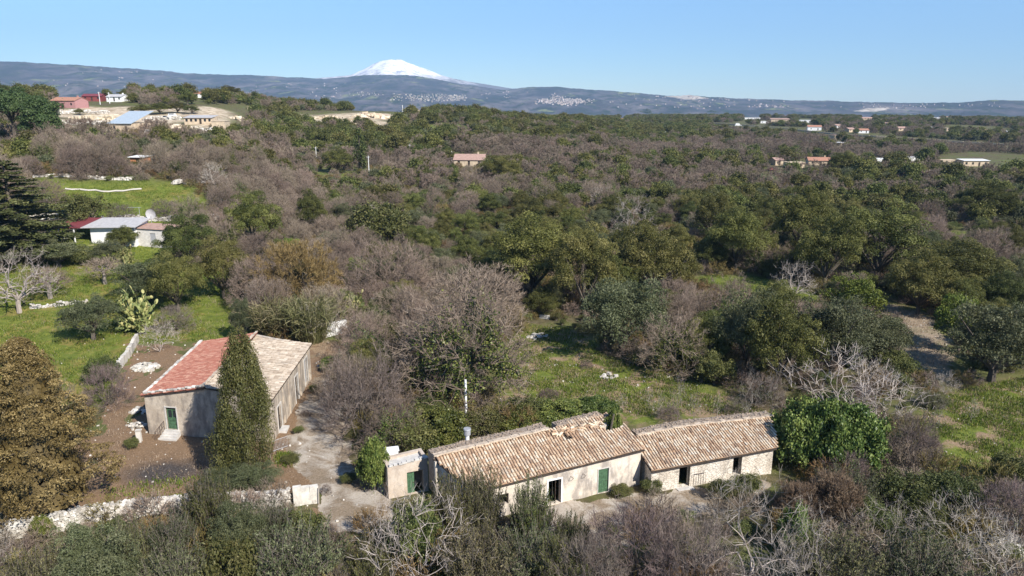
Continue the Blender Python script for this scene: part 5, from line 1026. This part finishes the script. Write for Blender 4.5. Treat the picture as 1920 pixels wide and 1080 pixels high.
E('cedar', 35, 480, 303, 185, 'big layered dark cedar at the left edge of the picture')
E('pine0', 30, 268, 163, 72, 'tall olive-green pine at the far left')
E('pine1', 86, 272, 180, 66, 'darker dense pine beside the tall olive-green one')
E('ochrebush', 560, 575, 450, 165, 'large ochre-brown leafless bush left of the fan-shaped tree')
E('bare4', 480, 580, 480, 100, 'grey-brown bare tree at the left edge of the ochre bush')
E('reed', 520, 632, 560, 100, 'clump of green and pale reeds behind the barn')
E('reed', 585, 640, 555, 90, 'clump of tall pale reeds right behind the barn roof')
E('palebush1', 600, 640, 565, 80, 'grey bare shrub in front of the second prickly pear')
E('pear1', 640, 610, 553, 70, 'sprawling prickly pear above the old whitewashed wall')
E('lentisk0', 706, 640, 580, 76, 'dark green shrub below the fan-shaped bare tree')
E('lentisk1', 735, 690, 612, 80, 'dark shrub between the bare trees, right of the stone trough')
E('lentisk2', 698, 612, 566, 60, 'small dark shrub at the foot of the fan-shaped bare tree')
E('ivybare1', 745, 850, 745, 110, 'bare shrub tree with ivy behind the lean-to')
E('lentisk0', 775, 852, 785, 100, 'leafy green creeper mound behind the water tank')
E('ivy1', 704, 918, 822, 56, 'dark ivy clump left of the lean-to')
E('lentisk0', 800, 800, 748, 100, 'yellow-green thicket below the ivy-clad tree')
E('ivy0', 822, 835, 765, 100, 'green creeper mound left of the chimney')
E('lentisk1', 905, 812, 768, 80, 'yellowish green thicket right of the white post')
E('ivy1', 975, 812, 775, 90, 'low dark ivy hedge behind the middle of the farmhouse ridge')
E('ivy0', 1050, 792, 752, 90, 'bright ivy hedge behind the broken part of the roof')
E('ivy1', 1115, 782, 746, 80, 'thick ivy clump at the end of the ivy hedge')
E('ivy1', 1152, 800, 768, 30, 'small ivy tuft growing in the broken roof', gp=Vector((P3(1152, 795)[0], P3(1152, 795)[1]+.3, 1.8)))
E('ivy0', 1545, 880, 750, 110, 'middle of the ivy mass between its two rounded ends')
E('ivy0', 1500, 868, 752, 115, 'large dark green ivy mass covering the right end of the stable')
E('ivy1', 1590, 872, 762, 125, 'second ivy mass with glossy leaves, right of the stable')
E('fanpale', 1570, 800, 636, 200, 'fan of long pale bare branches rising behind the ivy mass')
E('fanpale', 1655, 810, 680, 140, 'grey bare branches right of the pale fan behind the ivy')
E('barebush1', 1705, 880, 770, 100, 'tangled grey-brown bare shrub right of the ivy mass')
E('pale1', 1402, 790, 688, 46, 'thin pale sapling with forked top behind the stable')
E('pale1', 1445, 786, 690, 50, 'second thin pale sapling left of the ivy mass')
E('pale1', 1270, 792, 700, 34, 'thin grey sapling in the weeds behind the stable')
E('pale1', 1235, 560+225, 730, 40, 'short bare sapling left in the weeds behind the stable')
E('olive1', 1858, 715, 572, 165, 'large grey-olive tree at the right edge above the green slope')
E('citrus0', 1795, 660, 557, 95, 'yellow-green tree left of the large grey-olive tree')
E('citrus1', 1597, 600, 514, 92, 'yellow-green leafy tree in the middle of the dark oaks')
E('pale0', 1484, 572, 486, 84, 'bare twiggy tree with pinkish top before the dark oaks')
E('pale1', 1185, 470, 355, 90, 'pale bare tree standing out of the dark evergreens')
E('ivybare1', 1262, 700, 590, 130, 'ivy-clad bare tree at the lower edge of the evergreen wood')
E('bare0', 1262, 640, 545, 100, 'grey fuzzy bare tree behind the ivy-clad one')
E('oak3', 1000, 560, 400, 170, 'broad dark holm oak left in the central wood')
E('oak0', 1095, 590, 420, 150, 'broad dark holm oak in the centre of the wood')
E('olive2', 1165, 665, 520, 150, 'tall grey-olive tree at the top right corner of the clearing')
E('oak1', 1220, 560, 420, 150, 'dense dark oak beneath the pale bare tree')
E('oak2', 1378, 510, 388, 115, 'tall dark green oak standing apart in the wood')
E('oak3', 1500, 480, 350, 120, 'dark oak left of the broadest oak')
E('oak0', 1640, 530, 375, 200, 'broadest dark oak in the right-hand wood')
E('oak1', 1545, 540, 400, 130, 'dense oak before the broadest one')
E('oak2', 1790, 560, 450, 170, 'dark rounded oak at the far right of the wood')
E('oak3', 1720, 590, 470, 130, 'dark rounded oak behind the brown slope')
E('olive0', 1400, 700, 545, 120, 'dusky green tree behind the two saplings')
E('oak1', 1460, 730, 560, 150, 'dark oak rising behind the pale saplings')
E('olive1', 1560, 700, 560, 150, 'dusky olive tree behind the pale fan of branches')
E('olive2', 1640, 690, 590, 110, 'dusky olive tree at the left of the brown slope')
E('oak2', 1310, 690, 600, 110, 'dark low oak right of the ivy-clad bare tree')
E('lentisk2', 1340, 720, 660, 70, 'small green bush at the foot of the dark oaks')
E('oak0', 1335, 460, 350, 70, 'upright dark oak beyond the central wood')
E('lentisk1', 715, 468, 380, 125, 'rounded bright olive-green tree beyond the fan-shaped tree')
E('oak3', 585, 440, 355, 52, 'narrow dark tree in the left-centre wood')
E('oak1', 480, 470, 362, 110, 'dark tree in the brown wood right of the field')
E('oak0', 420, 560, 440, 90, 'dark dusky tree at the end of the grassy corridor')
E('olive1', 455, 640, 560, 40, 'small dusky shrub beside the grassy corridor')
E('oak2', 1580, 328, 283, 50, 'round dark green stone pine beside the far farmsteads')
E('citrus1', 1355, 350, 330, 20, 'small bright yellow bush in the distant brown wood')
E('cypress_small', 676, 322, 240, 30, 'golden-green conical tree beside the tall pole')
E('oak3', 632, 325, 275, 50, 'dark mound-shaped tree left of the tall pole')
E('oak1', 940, 345, 290, 70, 'dark green tree right of the pink-roofed cottage')
E('oak2', 1845, 415, 340, 110, 'dark oak shading the green strip at the right')
E('lentisk0', 255, 300, 275, 26, 'small bush beside the orange brick shed')
E('cypress_small', 332, 168, 150, 8, 'dark slim cypress on the left skyline'); E('cypress_small', 341, 169, 153, 8, 'second dark slim cypress on the left skyline, a bit lower')
for k_, (x, y, tp, wd_, lb) in enumerate([(150, 216, 203, 20, 'round dark bush below the pink house'), (263, 215, 196, 34, 'dark tree above the blue-roofed shed'), (300, 214, 192, 36, 'wide dark tree behind the dark parked car'), (333, 212, 190, 34, 'dark tree behind the parked van'), (360, 214, 196, 30, 'small dark tree left of the long beige building roof'), (200, 245, 228, 16, 'small dark bush on the pale terraces'), (168, 244, 230, 14, 'smaller dark bush on the pale terraces'), (350, 262, 238, 26, 'dark pine-like tree below the long beige building'), (330, 258, 240, 30, 'dark bush right of the blue-roofed shed'), (20, 190, 160, 40, 'brown-green tree behind the tall olive-green pine'), (240, 186, 166, 30, 'dark tree on the left skyline right of the white hill house'), (108, 172, 150, 36, 'dark tree on the skyline above the pink house'), (275, 172, 152, 30, 'dark tree left of the pale-pink roof'), (352, 196, 172, 30, 'dark oak below the grey-roofed skyline shed'), (430, 188, 160, 40, 'dark tree right of the orange-red roof'), (515, 190, 165, 40, 'dark tree group on the skyline left of the mountain'), (545, 196, 172, 24, 'slim dark tree on the skyline left of the mountain'), (413, 262, 244, 26, 'dark bush below the unfinished tan block'), (640, 203, 184, 22, 'small dark round tree on the middle skyline'), (880, 208, 188, 60, 'dark wide tree on the skyline under the town'), (915, 210, 192, 40, 'dark tree right of the wide skyline tree'), (1210, 213, 204, 22, 'round dark tree on the right skyline'), (1335, 217, 206, 24, 'dark tree on the right skyline by the far road')]): E(['oak0', 'oak1', 'oak2', 'oak3'][k_ % 4], x, y, tp, wd_, lb)
for k_, (x, y, tp, wd_, lb) in enumerate([(560, 812, 800, 20, 'small weed tuft at the barn wall side of the lane'), (573, 780, 768, 18, 'weed tuft by the middle door of the barn'), (590, 735, 722, 18, 'weed tuft near the far corner of the barn'), (655, 905, 888, 34, 'low dark weeds between lane and lean-to'), (685, 912, 896, 40, 'low green weeds left of the lean-to'), (545, 868, 853, 34, 'weedy bed behind the thin grey railing'), (640, 720, 700, 40, 'low shrub at the far end of the lane'), (612, 925, 908, 22, 'small tuft beside the whitewashed wall end'), (1225, 925, 900, 40, 'dry weeds at the left corner of the stable'), (1165, 928, 912, 40, 'dry weeds between the green door and the stable'), (380, 812, 800, 22, 'weeds at the foot of the barn front wall'), (250, 840, 822, 26, 'weed tuft beside the stone post')]): E(['lentisk0', 'barebush1', 'lentisk2'][k_ % 3], x, y, tp, wd_, lb)
for k_, (x, y, tp, wd_, lb) in enumerate([(1165, 775, 735, 22, 'leftmost thin dry sapling in the weedy clearing'), (1300, 790, 730, 26, 'thin forked sapling above the stable ridge'), (1345, 780, 735, 20, 'slender pale stem in the weeds left of the forked sapling pair'), (1215, 760, 722, 20, 'small pale stem in the green part of the clearing'), (1760, 800, 745, 26, 'thin grey sapling at the left edge of the right-hand field'), (1820, 790, 745, 24, 'thin grey sapling inside the right-hand field')]): E('pale1', x, y, tp, wd_, lb)
for k_, (x, y, tp, wd_, lb) in enumerate([(1255, 790, 762, 50, 'brown dry weeds behind the left part of the stable roof'), (1380, 775, 745, 46, 'brown dry weeds behind the right part of the stable roof'), (1030, 745, 730, 40, 'low dry bush in the tan patch of the clearing'), (1740, 850, 820, 50, 'brown weeds at the edge of the right-hand field'), (1100, 690, 676, 26, 'tiny dry bush in the upper clearing')]): E('barebush1', x, y, tp, wd_, lb)
# bushes round the farm walls
E('olive2', 428, 915, 872, 80, 'grey-green olive shoots at the foot of the cypress')
E('olive0', 480, 925, 872, 90, 'grey-green bush right below the cypress')
E('barebush1', 205, 760, 680, 90, 'thin grey-brown shrub left of the barn corner')
E('lentisk1', 190, 720, 670, 60, 'low green-brown shrub behind the thin one left of the barn')
E('palebush1', 300, 660, 600, 80, 'dry grey-brown scrub above the rubble heap')
E('barebush1', 330, 620, 570, 70, 'brown dry scrub beside the grassy corridor')
E('ivy1', 625, 692, 668, 46, 'creeper over the stone trough')
# --- foreground thicket along the bottom edge
FG = [('shoot0', 75, 1150, 1035, 120, 'ragged grey-green olive bush at the bottom left corner'), ('olive1', 170, 1120, 990, 110, 'rounded olive bush right of the bottom left one'), ('shoot0', 245, 1085, 972, 80, 'ragged olive bush below the bend of the dry stone wall'), ('shoot1', 325, 1060, 962, 90, 'olive bush touching the dry stone wall'),
      ('shoot2', 395, 1000, 890, 78, 'yellow-tipped upright bush rising before the cypress'), ('olive0', 455, 1050, 950, 100, 'grey rounded olive bush in the middle of the left foreground'), ('palebush1', 500, 1010, 925, 90, 'greyish leafless shrub on the overgrown stone wall'), ('shoot1', 520, 1020, 940, 60, 'grey-green bush before the overgrown wall'), ('lentisk0', 575, 1030, 960, 70, 'small grey-green bush below the whitewashed wall end'), ('shoot1', 560, 1110, 985, 150, 'olive bush at the bottom below the courtyard'),
      ('olive2', 200, 1170, 1030, 150, 'olive bush cut by the bottom edge on the left'), ('shoot1', 340, 1150, 1025, 120, 'olive bush cut by the bottom edge, right of the first'), ('lentisk2', 440, 1140, 1020, 110, 'dark green bush cut by the bottom edge'), ('ivy1', 82, 1005, 968, 36, 'small bright green creeper on the dry stone wall'),
      ('pale1', -5, 1120, 985, 110, 'pale twigs at the bottom left edge'), ('fanpale', 790, 1100, 905, 210, 'pale bare tree in front of the lean-to'), ('pale1', 735, 1120, 900, 80, 'thin pale bare stems at the lean-to corner'), ('lentisk2', 775, 1075, 945, 90, 'dark green bush inside the pale bare tree'),
      ('shoot2', 850, 1020, 884, 78, 'dark olive bush in front of the left end of the farmhouse'), ('shoot0', 905, 1010, 876, 76, 'dark tall olive bush before the farmhouse roof'), ('shoot2', 995, 1030, 895, 72, 'grey-green olive bush left of the dark doorway'), ('shoot0', 900, 1110, 990, 130, 'low grey-green olive at the bottom left of centre'), ('shoot1', 990, 1100, 985, 110, 'low grey-green olive at the bottom centre'),
      ('shoot2', 1068, 1060, 965, 64, 'dark green bush before the courtyard'), ('shoot2', 1050, 1130, 1010, 100, 'dark green bush at the bottom centre'), ('barebush0', 1190, 1110, 945, 230, 'wide purple-brown bare shrub at the bottom centre'), ('barebush1', 1290, 1130, 965, 180, 'purple-brown bare shrub right of the widest one'), ('barebush1', 1110, 1150, 1000, 160, 'low purplish shrub at the bottom edge'),
      ('pale1', 1395, 1120, 872, 230, 'pale forked bare tree before the stable'), ('pale1', 1330, 1110, 950, 90, 'thin pale bare tree left of the forked one'), ('lentisk1', 1350, 935, 898, 46, 'green bush beside the stable window'), ('lentisk0', 1400, 925, 890, 50, 'green bush under the stable window'),
      ('redbush', 1560, 975, 890, 110, 'red-brown feathery bush below the ivy mass'), ('redbush', 1490, 975, 905, 80, 'brownish feathery bush right of the stable'), ('ivy0', 1490, 1040, 950, 60, 'dark green creeper between the bare bushes'), ('lentisk2', 1680, 945, 885, 110, 'yellow-green thicket right of the feathery bush'), ('lentisk0', 1780, 950, 890, 100, 'olive-green thicket below the green slope'),
      ('palebush0', 1660, 1050, 940, 150, 'grey-white tangled bare shrub at the lower right'), ('palebush1', 1800, 1040, 930, 160, 'whitish tangled shrub right of the grey-white one'), ('pale1', 1500, 1130, 930, 110, 'tall thin pale bare tree at the bottom right of centre'), ('barebush0', 1890, 1000, 895, 120, 'dark brown bare shrub at the right edge'),
      ('shoot0', 1560, 1120, 1005, 150, 'grey-green olive bush at the bottom right'), ('shoot1', 1720, 1130, 1010, 150, 'grey-green olive bush cut by the bottom right edge'), ('palebush1', 1870, 1130, 970, 130, 'pale tangle at the bottom right corner'), ('palebush0', 1440, 1150, 990, 130, 'grey tangle at the foot of the forked tree'), ('lentisk1', 1620, 990, 940, 80, 'dull green bush among the tangled shrubs'), ('shoot2', 690, 1110, 1015, 90, 'dark bush left of the pale bare tree by the courtyard')]
for a in FG: E(*a)
# --- random woods
BLD = [gpoly([(255, 640), (600, 640), (600, 850), (255, 850)]), gpoly([(700, 870), (1190, 780), (1465, 775), (1470, 910), (1330, 950), (1000, 1010), (880, 1010), (700, 960)]), P_PATH]
LM = [(G(880, 300), 'the pink-roofed cottage'), (G(200, 455), 'the white canopy house'), (G(265, 300), 'the orange brick shed'), (G(728, 560), 'the fan-shaped bare tree'), (G(1580, 328), 'the round stone pine'), (G(692, 330), 'the tall white pole'), (G(1484, 572), 'the pink-topped bare tree'), (G(1378, 510), 'the tall lone oak'), (G(1640, 530), 'the broadest oak'), (G(1858, 715), 'the large grey-olive tree'), (G(1820, 305), 'the ruined farm'), (G(250, 235), 'the blue-roofed shed'), (G(1545, 868), 'the ivy mass'), (G(868, 752), 'the large ivy-clad tree'), (G(1050, 940), 'the farmhouse'), (G(1000, 560), 'the central oak wood'), (G(1355, 350), 'the yellow bush'), (G(230, 360), 'the green field'), (G(1185, 470), 'the pale wood tree'), (G(480, 470), 'the brown wood')]
DESC = dict(shoot=['feathery grey-green olive bush', 'ragged grey-green bush', 'ragged dark green bush'], oak=['dense dark green oak', 'rounded dark oak', 'dark bushy evergreen tree', 'deep green leafy tree'], olive=['dusky grey-green tree', 'grey-olive rounded tree', 'soft olive-green tree'], redbush=['reddish brown twiggy bush'], lentisk=['dark green bush', 'low leafy shrub', 'rough green thicket'], bare=['rounded bare brown tree', 'fuzzy violet-brown bare tree', 'leafless spreading tree', 'bare twiggy tree', 'greyish leafless tree'], barebush=['purple-brown bare shrub', 'leafless brown shrub'], palebush=['pale tangled bare shrub', 'whitish leafless shrub'], citrus=['yellow-green leafy tree', 'bright green bushy tree'], ivybare=['ivy-clad bare tree', 'ivy-hung leafless tree'], pale=['pale whitish bare tree', 'slim pale bare tree'])
used_labels = set()
def auto_label(key, p, R_):
    base = key.rstrip('0123456789'); i = int(key[-1]) if key[-1].isdigit() else 0; d = DESC[base][i % len(DESC[base])]
    sz = 'wide ' if R_ > 4.6 else ('small ' if R_ < 2.4 else ('' if R_ < 3.8 else 'big '))
    order_ = sorted(range(len(LM)), key=lambda k: (LM[k][0][0]-p[0])**2+(LM[k][0][1]-p[1])**2); first = None
    for j in order_[:14]:
        q = LM[j][0]; dx = p[0]-q[0]; dy = p[1]-q[1]; r_ = math.hypot(dx, dy)
        far_ = 'just ' if r_ < 14 else ('' if r_ < 32 else ('well ' if r_ < 60 else 'far ')); w_ = 'behind' if dy > 0 else 'before'; sd_ = 'right' if dx > 0 else 'left'
        if abs(dx) > 2.2*abs(dy): rel = f"{far_}{sd_} of {LM[j][1]}"
        elif abs(dx) > .45*abs(dy): rel = f"{far_}{w_} and {sd_} of {LM[j][1]}"
        else: rel = f"{far_}{w_} {LM[j][1]}"
        lb = f"{sz}{d} {rel}"
        if first is None: first = (lb, LM[j][1])
        if lb not in used_labels: used_labels.add(lb); return lb, first[1]
    return first
def kind_at(px, py):
    """mix of the wood as the photograph shows it: probability of evergreen"""
    pe = .38
    if py > 370 and px > 880: pe = .82
    elif py > 330 and px > 700: pe = .52
    elif py > 305: pe = .22 if px < 700 else .28
    elif py > 268: pe = .18 if (px < 560 or px > 860) else .6
    elif py > 205: pe = .86 if 480 < px < 1330 else .45
    else: pe = .6
    if 560 < px < 860 and 240 < py < 300: pe = .75
    if px < 420 and 240 < py < 330: pe = .3
    return pe
def scatter(rmin, rmax, step, azmax=.70):
    a0 = -azmax; pts = []; x0 = -rmax*math.sin(azmax); n = int(2*abs(x0)/step); gx, gy = np.meshgrid(np.arange(x0, -x0, step), np.arange(0, rmax, step*.9)); gx = gx+(np.arange(gx.shape[0]) % 2)[:, None]*step/2
    gx = (gx+rs.uniform(-.36, .36, gx.shape)*step).ravel(); gy = (gy+rs.uniform(-.36, .36, gy.shape)*step).ravel(); r_ = np.hypot(gx, gy); a = np.arctan2(gx, gy); ok = (r_ > rmin) & (r_ < rmax) & (np.abs(a) < azmax)
    return gx[ok], gy[ok]
def clear(x, y, pad=0):
    m_ = np.zeros(len(x), bool)
    for c_ in CLEAR+BLD: m_ |= inpoly(x, y, c_)
    return m_
gx, gy = scatter(34, 1750, 5.6); r_ = np.hypot(gx, gy)
qx_, qy_ = project(gx, gy, T(gx, gy)); keep = ~clear(gx, gy); keep &= ~((qy_ > 920) & (((qx_ < 620) & (qy_ < 1085)) | ((qx_ < 1480) & (qx_ >= 620) & (qy_ < 1060)))); gapn = np.sin(gx*.11+1.1*np.sin(gy*.05))*np.sin(gy*.09+1.7+np.sin(gx*.06)); keep &= ~((gapn > .72) & (r_ > 90)); keep &= (r_ < 420) | (rs.uniform(0, 1, len(gx)) < .85)
# small distant meadows stay open
mead = (np.sin(gx*.013+1.7)*np.cos(gy*.009-.4)+.5*np.sin(gx*.031-gy*.017)) > 1.12
keep &= ~(mead & (r_ > 260)); gx = gx[keep]; gy = gy[keep]
PX = np.array([p_[:3] for p_ in PLACED]); near = np.zeros(len(gx), bool)
for x, y, R_ in PX: near |= np.hypot(gx-x, gy-y) < R_*.62+.9
qx_, qy_ = project(gx, gy, T(gx, gy))
for (a_, b_, c_, d_) in HCLEAR: near |= (qx_ > a_) & (qx_ < c_) & (qy_ > b_) & (qy_ < d_)
gx = gx[~near]; gy = gy[~near]; gz = T(gx, gy); o_ = np.argsort(np.hypot(gx, gy)); gx = gx[o_]; gy = gy[o_]; gz = gz[o_]
pxs, pys = project(gx, gy, gz); vis = (pxs > -90) & (pxs < 2010) & (pys < 1260); SK = {}
cnt = dict(ever=0, bare=0, shrub=0); farE = []
for x, y, z, px, py, v_ in zip(gx, gy, gz, pxs, pys, vis):
    r_ = math.hypot(x, y); pe = kind_at(px, py); u = rs.uniform(); clump = .5+.5*math.sin(x*.045+1.3)*math.sin(y*.05+.4*math.sin(x*.02)); pe = min(.97, max(.04, pe+.05+(clump-.5)*.8))
    if py > 905 or (px > 1500 and 730 < py < 905):
        key = rs.choice(['shoot0', 'shoot1', 'shoot2', 'barebush0', 'lentisk1', 'barebush1', 'palebush0', 'palebush1', 'redbush'] if px < 1000 else ['barebush0', 'barebush1', 'palebush0', 'palebush1', 'lentisk0', 'lentisk1', 'lentisk2', 'shoot1', 'shoot0']); s_ = rs.uniform(.5, .8) if px < 1000 else rs.uniform(.6, .95)
    elif u < pe:
        key = rs.choice(['oak0', 'oak1', 'oak2', 'oak3', 'oak0', 'lentisk1', 'lentisk2', 'olive0', 'olive1', 'olive2', 'citrus0' if rs.uniform() < .35 else 'lentisk0']); s_ = rs.uniform(.42, 1.0)**1.0*(1.25 if key[:4] == 'lent' else 1.)
    else:
        key = rs.choice(['bare0', 'bare1', 'bare2', 'bare3', 'bare4', 'bare0', 'bare2', 'ivybare0', 'ivybare1', 'barebush0', 'pale0' if rs.uniform() < .25 else 'bare1']); s_ = rs.uniform(.45, .95)
    if r_ > 700: s_ *= .95
    base = key.rstrip('0123456789'); cl = 'ever' if base in ('oak', 'olive', 'citrus') else ('shrub' if base in ('lentisk', 'barebush', 'palebush', 'shoot', 'redbush') else 'bare')
    if v_ and r_ < 330 and cnt[cl] < 262:
        cnt[cl] += 1; R_ = SIZE[key][0]*s_; lb, lm = auto_label(key, (x, y), R_)
        plant(key, (x, y, z-.1), s_*rs.uniform(.85, 1.15), s_, rs.uniform(0, 6.28), lb, f"{CAT[NAME[base]]}s of the wood near {lm.replace('the ', '')}")
    elif r_ > 75: farE.append((x, y, z-.2, s_*(1.1 if r_ > 300 else 1.), (1 if base == 'olive' else 0) if cl == 'ever' or base in ('lentisk', 'shoot') else 2, rs.uniform(0, 6.28)))
# --- stuff scattered by geometry nodes: one object each, made of real plants
def gn_scatter(name, P, scl, rot, idx, protos, mats_label=None):
    coll = bpy.data.collections.new(name+'_kinds')
    for i, me_ in enumerate(protos):
        o = bpy.data.objects.new(f'{name}_kind_{i:02d}', me_); coll.objects.link(o)
    me = bpy.data.meshes.new(name); me.vertices.add(len(P)); me.vertices.foreach_set('co', np.asarray(P, np.float32).ravel())
    for k_, v_, ty in (('scl', scl, 'FLOAT'), ('rot', rot, 'FLOAT'), ('idx', idx, 'INT')):
        a = me.attributes.new(k_, ty, 'POINT'); a.data.foreach_set('value', np.asarray(v_, np.int32 if ty == 'INT' else np.float32))
    o = link(name, me); ng = bpy.data.node_groups.new(name, 'GeometryNodeTree'); ng.interface.new_socket('Geometry', in_out='INPUT', socket_type='NodeSocketGeometry'); ng.interface.new_socket('Geometry', in_out='OUTPUT', socket_type='NodeSocketGeometry')
    nn = ng.nodes; gi = nn.new('NodeGroupInput'); go = nn.new('NodeGroupOutput'); iop = nn.new('GeometryNodeInstanceOnPoints'); ci = nn.new('GeometryNodeCollectionInfo'); ci.inputs['Collection'].default_value = coll; ci.inputs['Separate Children'].default_value = True; ci.inputs['Reset Children'].default_value = True
    def na(nm, ty): q = nn.new('GeometryNodeInputNamedAttribute'); q.data_type = ty; q.inputs['Name'].default_value = nm; return q.outputs['Attribute']
    cx = nn.new('ShaderNodeCombineXYZ'); ng.links.new(na('rot', 'FLOAT'), cx.inputs[2]); l = ng.links.new
    l(gi.outputs[0], iop.inputs['Points']); l(ci.outputs[0], iop.inputs['Instance']); iop.inputs['Pick Instance'].default_value = True; l(na('idx', 'INT'), iop.inputs['Instance Index']); l(cx.outputs[0], iop.inputs['Rotation']); l(na('scl', 'FLOAT'), iop.inputs['Scale']); l(iop.outputs[0], go.inputs[0])
    md = o.modifiers.new('scatter', 'NODES'); md.node_group = ng; return o
def joined(key):      # one mesh with two materials for scattering
    ps = PROTO[key]; V = []; Q = []; n0 = 0; tn = []; mi = []
    for k_, (_, me_) in enumerate(ps):
        co = np.zeros(len(me_.vertices)*3, np.float32); me_.vertices.foreach_get('co', co); lv = np.zeros(len(me_.loops), np.int32); me_.loops.foreach_get('vertex_index', lv); tt = np.zeros(len(me_.vertices), np.float32); me_.attributes['tint'].data.foreach_get('value', tt)
        V.append(co.reshape(-1, 3)); Q.append(lv.reshape(-1, 4)+n0); n0 += len(me_.vertices); tn.append(tt); mi.append(np.full(len(me_.polygons), k_, np.int32))
    me = mesh('scatter_'+key, np.concatenate(V), np.concatenate(Q), tint=np.concatenate(tn)); me.materials.append(ps[0][1].materials[0]); me.materials.append(ps[1][1].materials[0])
    if sum(map(len, mi)) == len(me.polygons): me.polygons.foreach_set('material_index', np.concatenate(mi))
    return me
FK = [[f'faroak{i}' for i in range(4)], [f'farolive{i}' for i in range(2)], [f'farbare{i}' for i in range(4)]]; order = sum(FK, []); off = [0, 4, 6]
fa = np.array(farE); idx = np.array([off[int(k)]+rs.randint(0, len(FK[int(k)])) for k in fa[:, 4]])
o = gn_scatter('far_woodland', fa[:, :3], fa[:, 3], fa[:, 5], idx, [joined(k) for k in order]); tag(o, 'mixed brown and dark green woodland stretching away over the plain', 'woodland', kind='stuff')
# undergrowth in the near woods
gx, gy = scatter(34, 300, 2.6); k_ = ~clear(gx, gy) & (rs.uniform(0, 1, len(gx)) < np.clip(1.25-np.hypot(gx, gy)/330, .2, 1)); gx = gx[k_]; gy = gy[k_]
for i in range(2): ever_proto(f'under{i}', 1.1, 1.3, .1, 'lentisk', nl=14, rl=.38, n=620, size=.11, inner=.7)
bare_proto('under2', 1.2, 1.5, .1, tw='twig', wood='bark', ns=(7, 24, 80), fr=(.4, .7, .95), tn=(6, 1), tl=(.5, .3), wd=.03, r0=.05, trunk=.05)
bare_proto('under3', 1.2, 1.5, .1, tw='ochre', wood='bark', ns=(7, 24, 80), fr=(.4, .7, .95), tn=(6, 1), tl=(.5, .3), wd=.035, r0=.05, trunk=.05)
o = gn_scatter('undergrowth', np.column_stack([gx, gy, T(gx, gy)]), rs.uniform(.5, 1.5, len(gx)), rs.uniform(0, 6.28, len(gx)), rs.choice([0, 1, 2, 2, 3], len(gx)), [joined(f'under{i}') for i in range(4)]); tag(o, 'rough undergrowth filling the ground between the trees', 'undergrowth', kind='stuff')
# grass and dry weeds in the clearings
def blades(name, polys, n, h, wd, mat, label, cat, spread=.25, zones=None):
    P = []
    for poly, k_ in zip(polys, n):
        pa = np.array(poly); lo = pa.min(0); hi = pa.max(0); q = rs.uniform(lo, hi, (k_*3, 2)); q = q[inpoly(q[:, 0], q[:, 1], poly)]; 
        den = wob(q[:, 0], q[:, 1], 1, .8)+wob(q[:, 1], q[:, 0], .7, .31); q = q[den+rs.normal(0, .5, len(q)) > -.2][:k_]
        for bd in BLD: q = q[~inpoly(q[:, 0], q[:, 1], bd)]
        P.append(q)
    q = np.concatenate(P); nb = len(q); A = np.column_stack([q, T(q[:, 0], q[:, 1])-.02]); A = np.repeat(A, 4, 0); A[:, :2] += rs.normal(0, spread, (len(A), 2)); d = unit(np.column_stack([rs.normal(0, .35, (len(A), 2)), np.ones(len(A))])); hh_ = h*rs.uniform(.5, 1.5, (nb, 1)).repeat(4, 0)*rs.uniform(.6, 1.2, (len(A), 1))
    mb = MB(); mb.ribbons(A, A+d*hh_, wd, np.clip(rs.uniform(.1, .9, nb).repeat(4)+rs.normal(0, .12, len(A)), 0, 1)); o = mb.obj(name, M[mat]); return tag(o, label, cat, kind='stuff')
blades('grass', [P_FIELD, P_CORR, P_GREEN, P_MID, P_RIGHT, P_TERR, P_CANO, P_R2, gpoly([(200, 900), (400, 895), (400, 950), (180, 960)]), gpoly([(640, 860), (735, 885), (735, 925), (655, 915)]), gpoly([(520, 850), (560, 850), (560, 875), (520, 875)])], [16000, 2500, 6000, 9000, 9000, 1500, 2500, 1500, 330, 500, 300], .22, .07, 'grass', 'green winter grass in the fields and clearings', 'grass')
blades('dry_weeds', [P_MID, P_RIGHT, P_YARD, P_SLOPE, P_SHED, P_CORR, P_HOUSE, P_FIELD], [2600, 1800, 3200, 1800, 900, 900, 1600, 1200], .26, .033, 'dry', 'dry straw-coloured weeds in the clearings', 'weeds', .3)
q = []
for poly, k_ in ((P_MID, 180), (P_YARD, 300), (P_RIGHT, 90), (P_FIELD, 60), (P_SLOPE, 80), (P_HOUSE, 200)):
    pa = np.array(poly); u = rs.uniform(pa.min(0), pa.max(0), (k_*3, 2)); q.append(u[inpoly(u[:, 0], u[:, 1], poly)][:k_])
q = np.concatenate(q); q = q[~(inpoly(q[:, 0], q[:, 1], BLD[1]))]; mb = MB(); rocks(mb, np.column_stack([q, T(q[:, 0], q[:, 1])+.04]), rs.uniform(.05, .18, len(q))); o = mb.obj('loose_stones', M['rock']); tag(o, 'small pale stones strewn over the clearings and the yard', 'stones', kind='stuff')
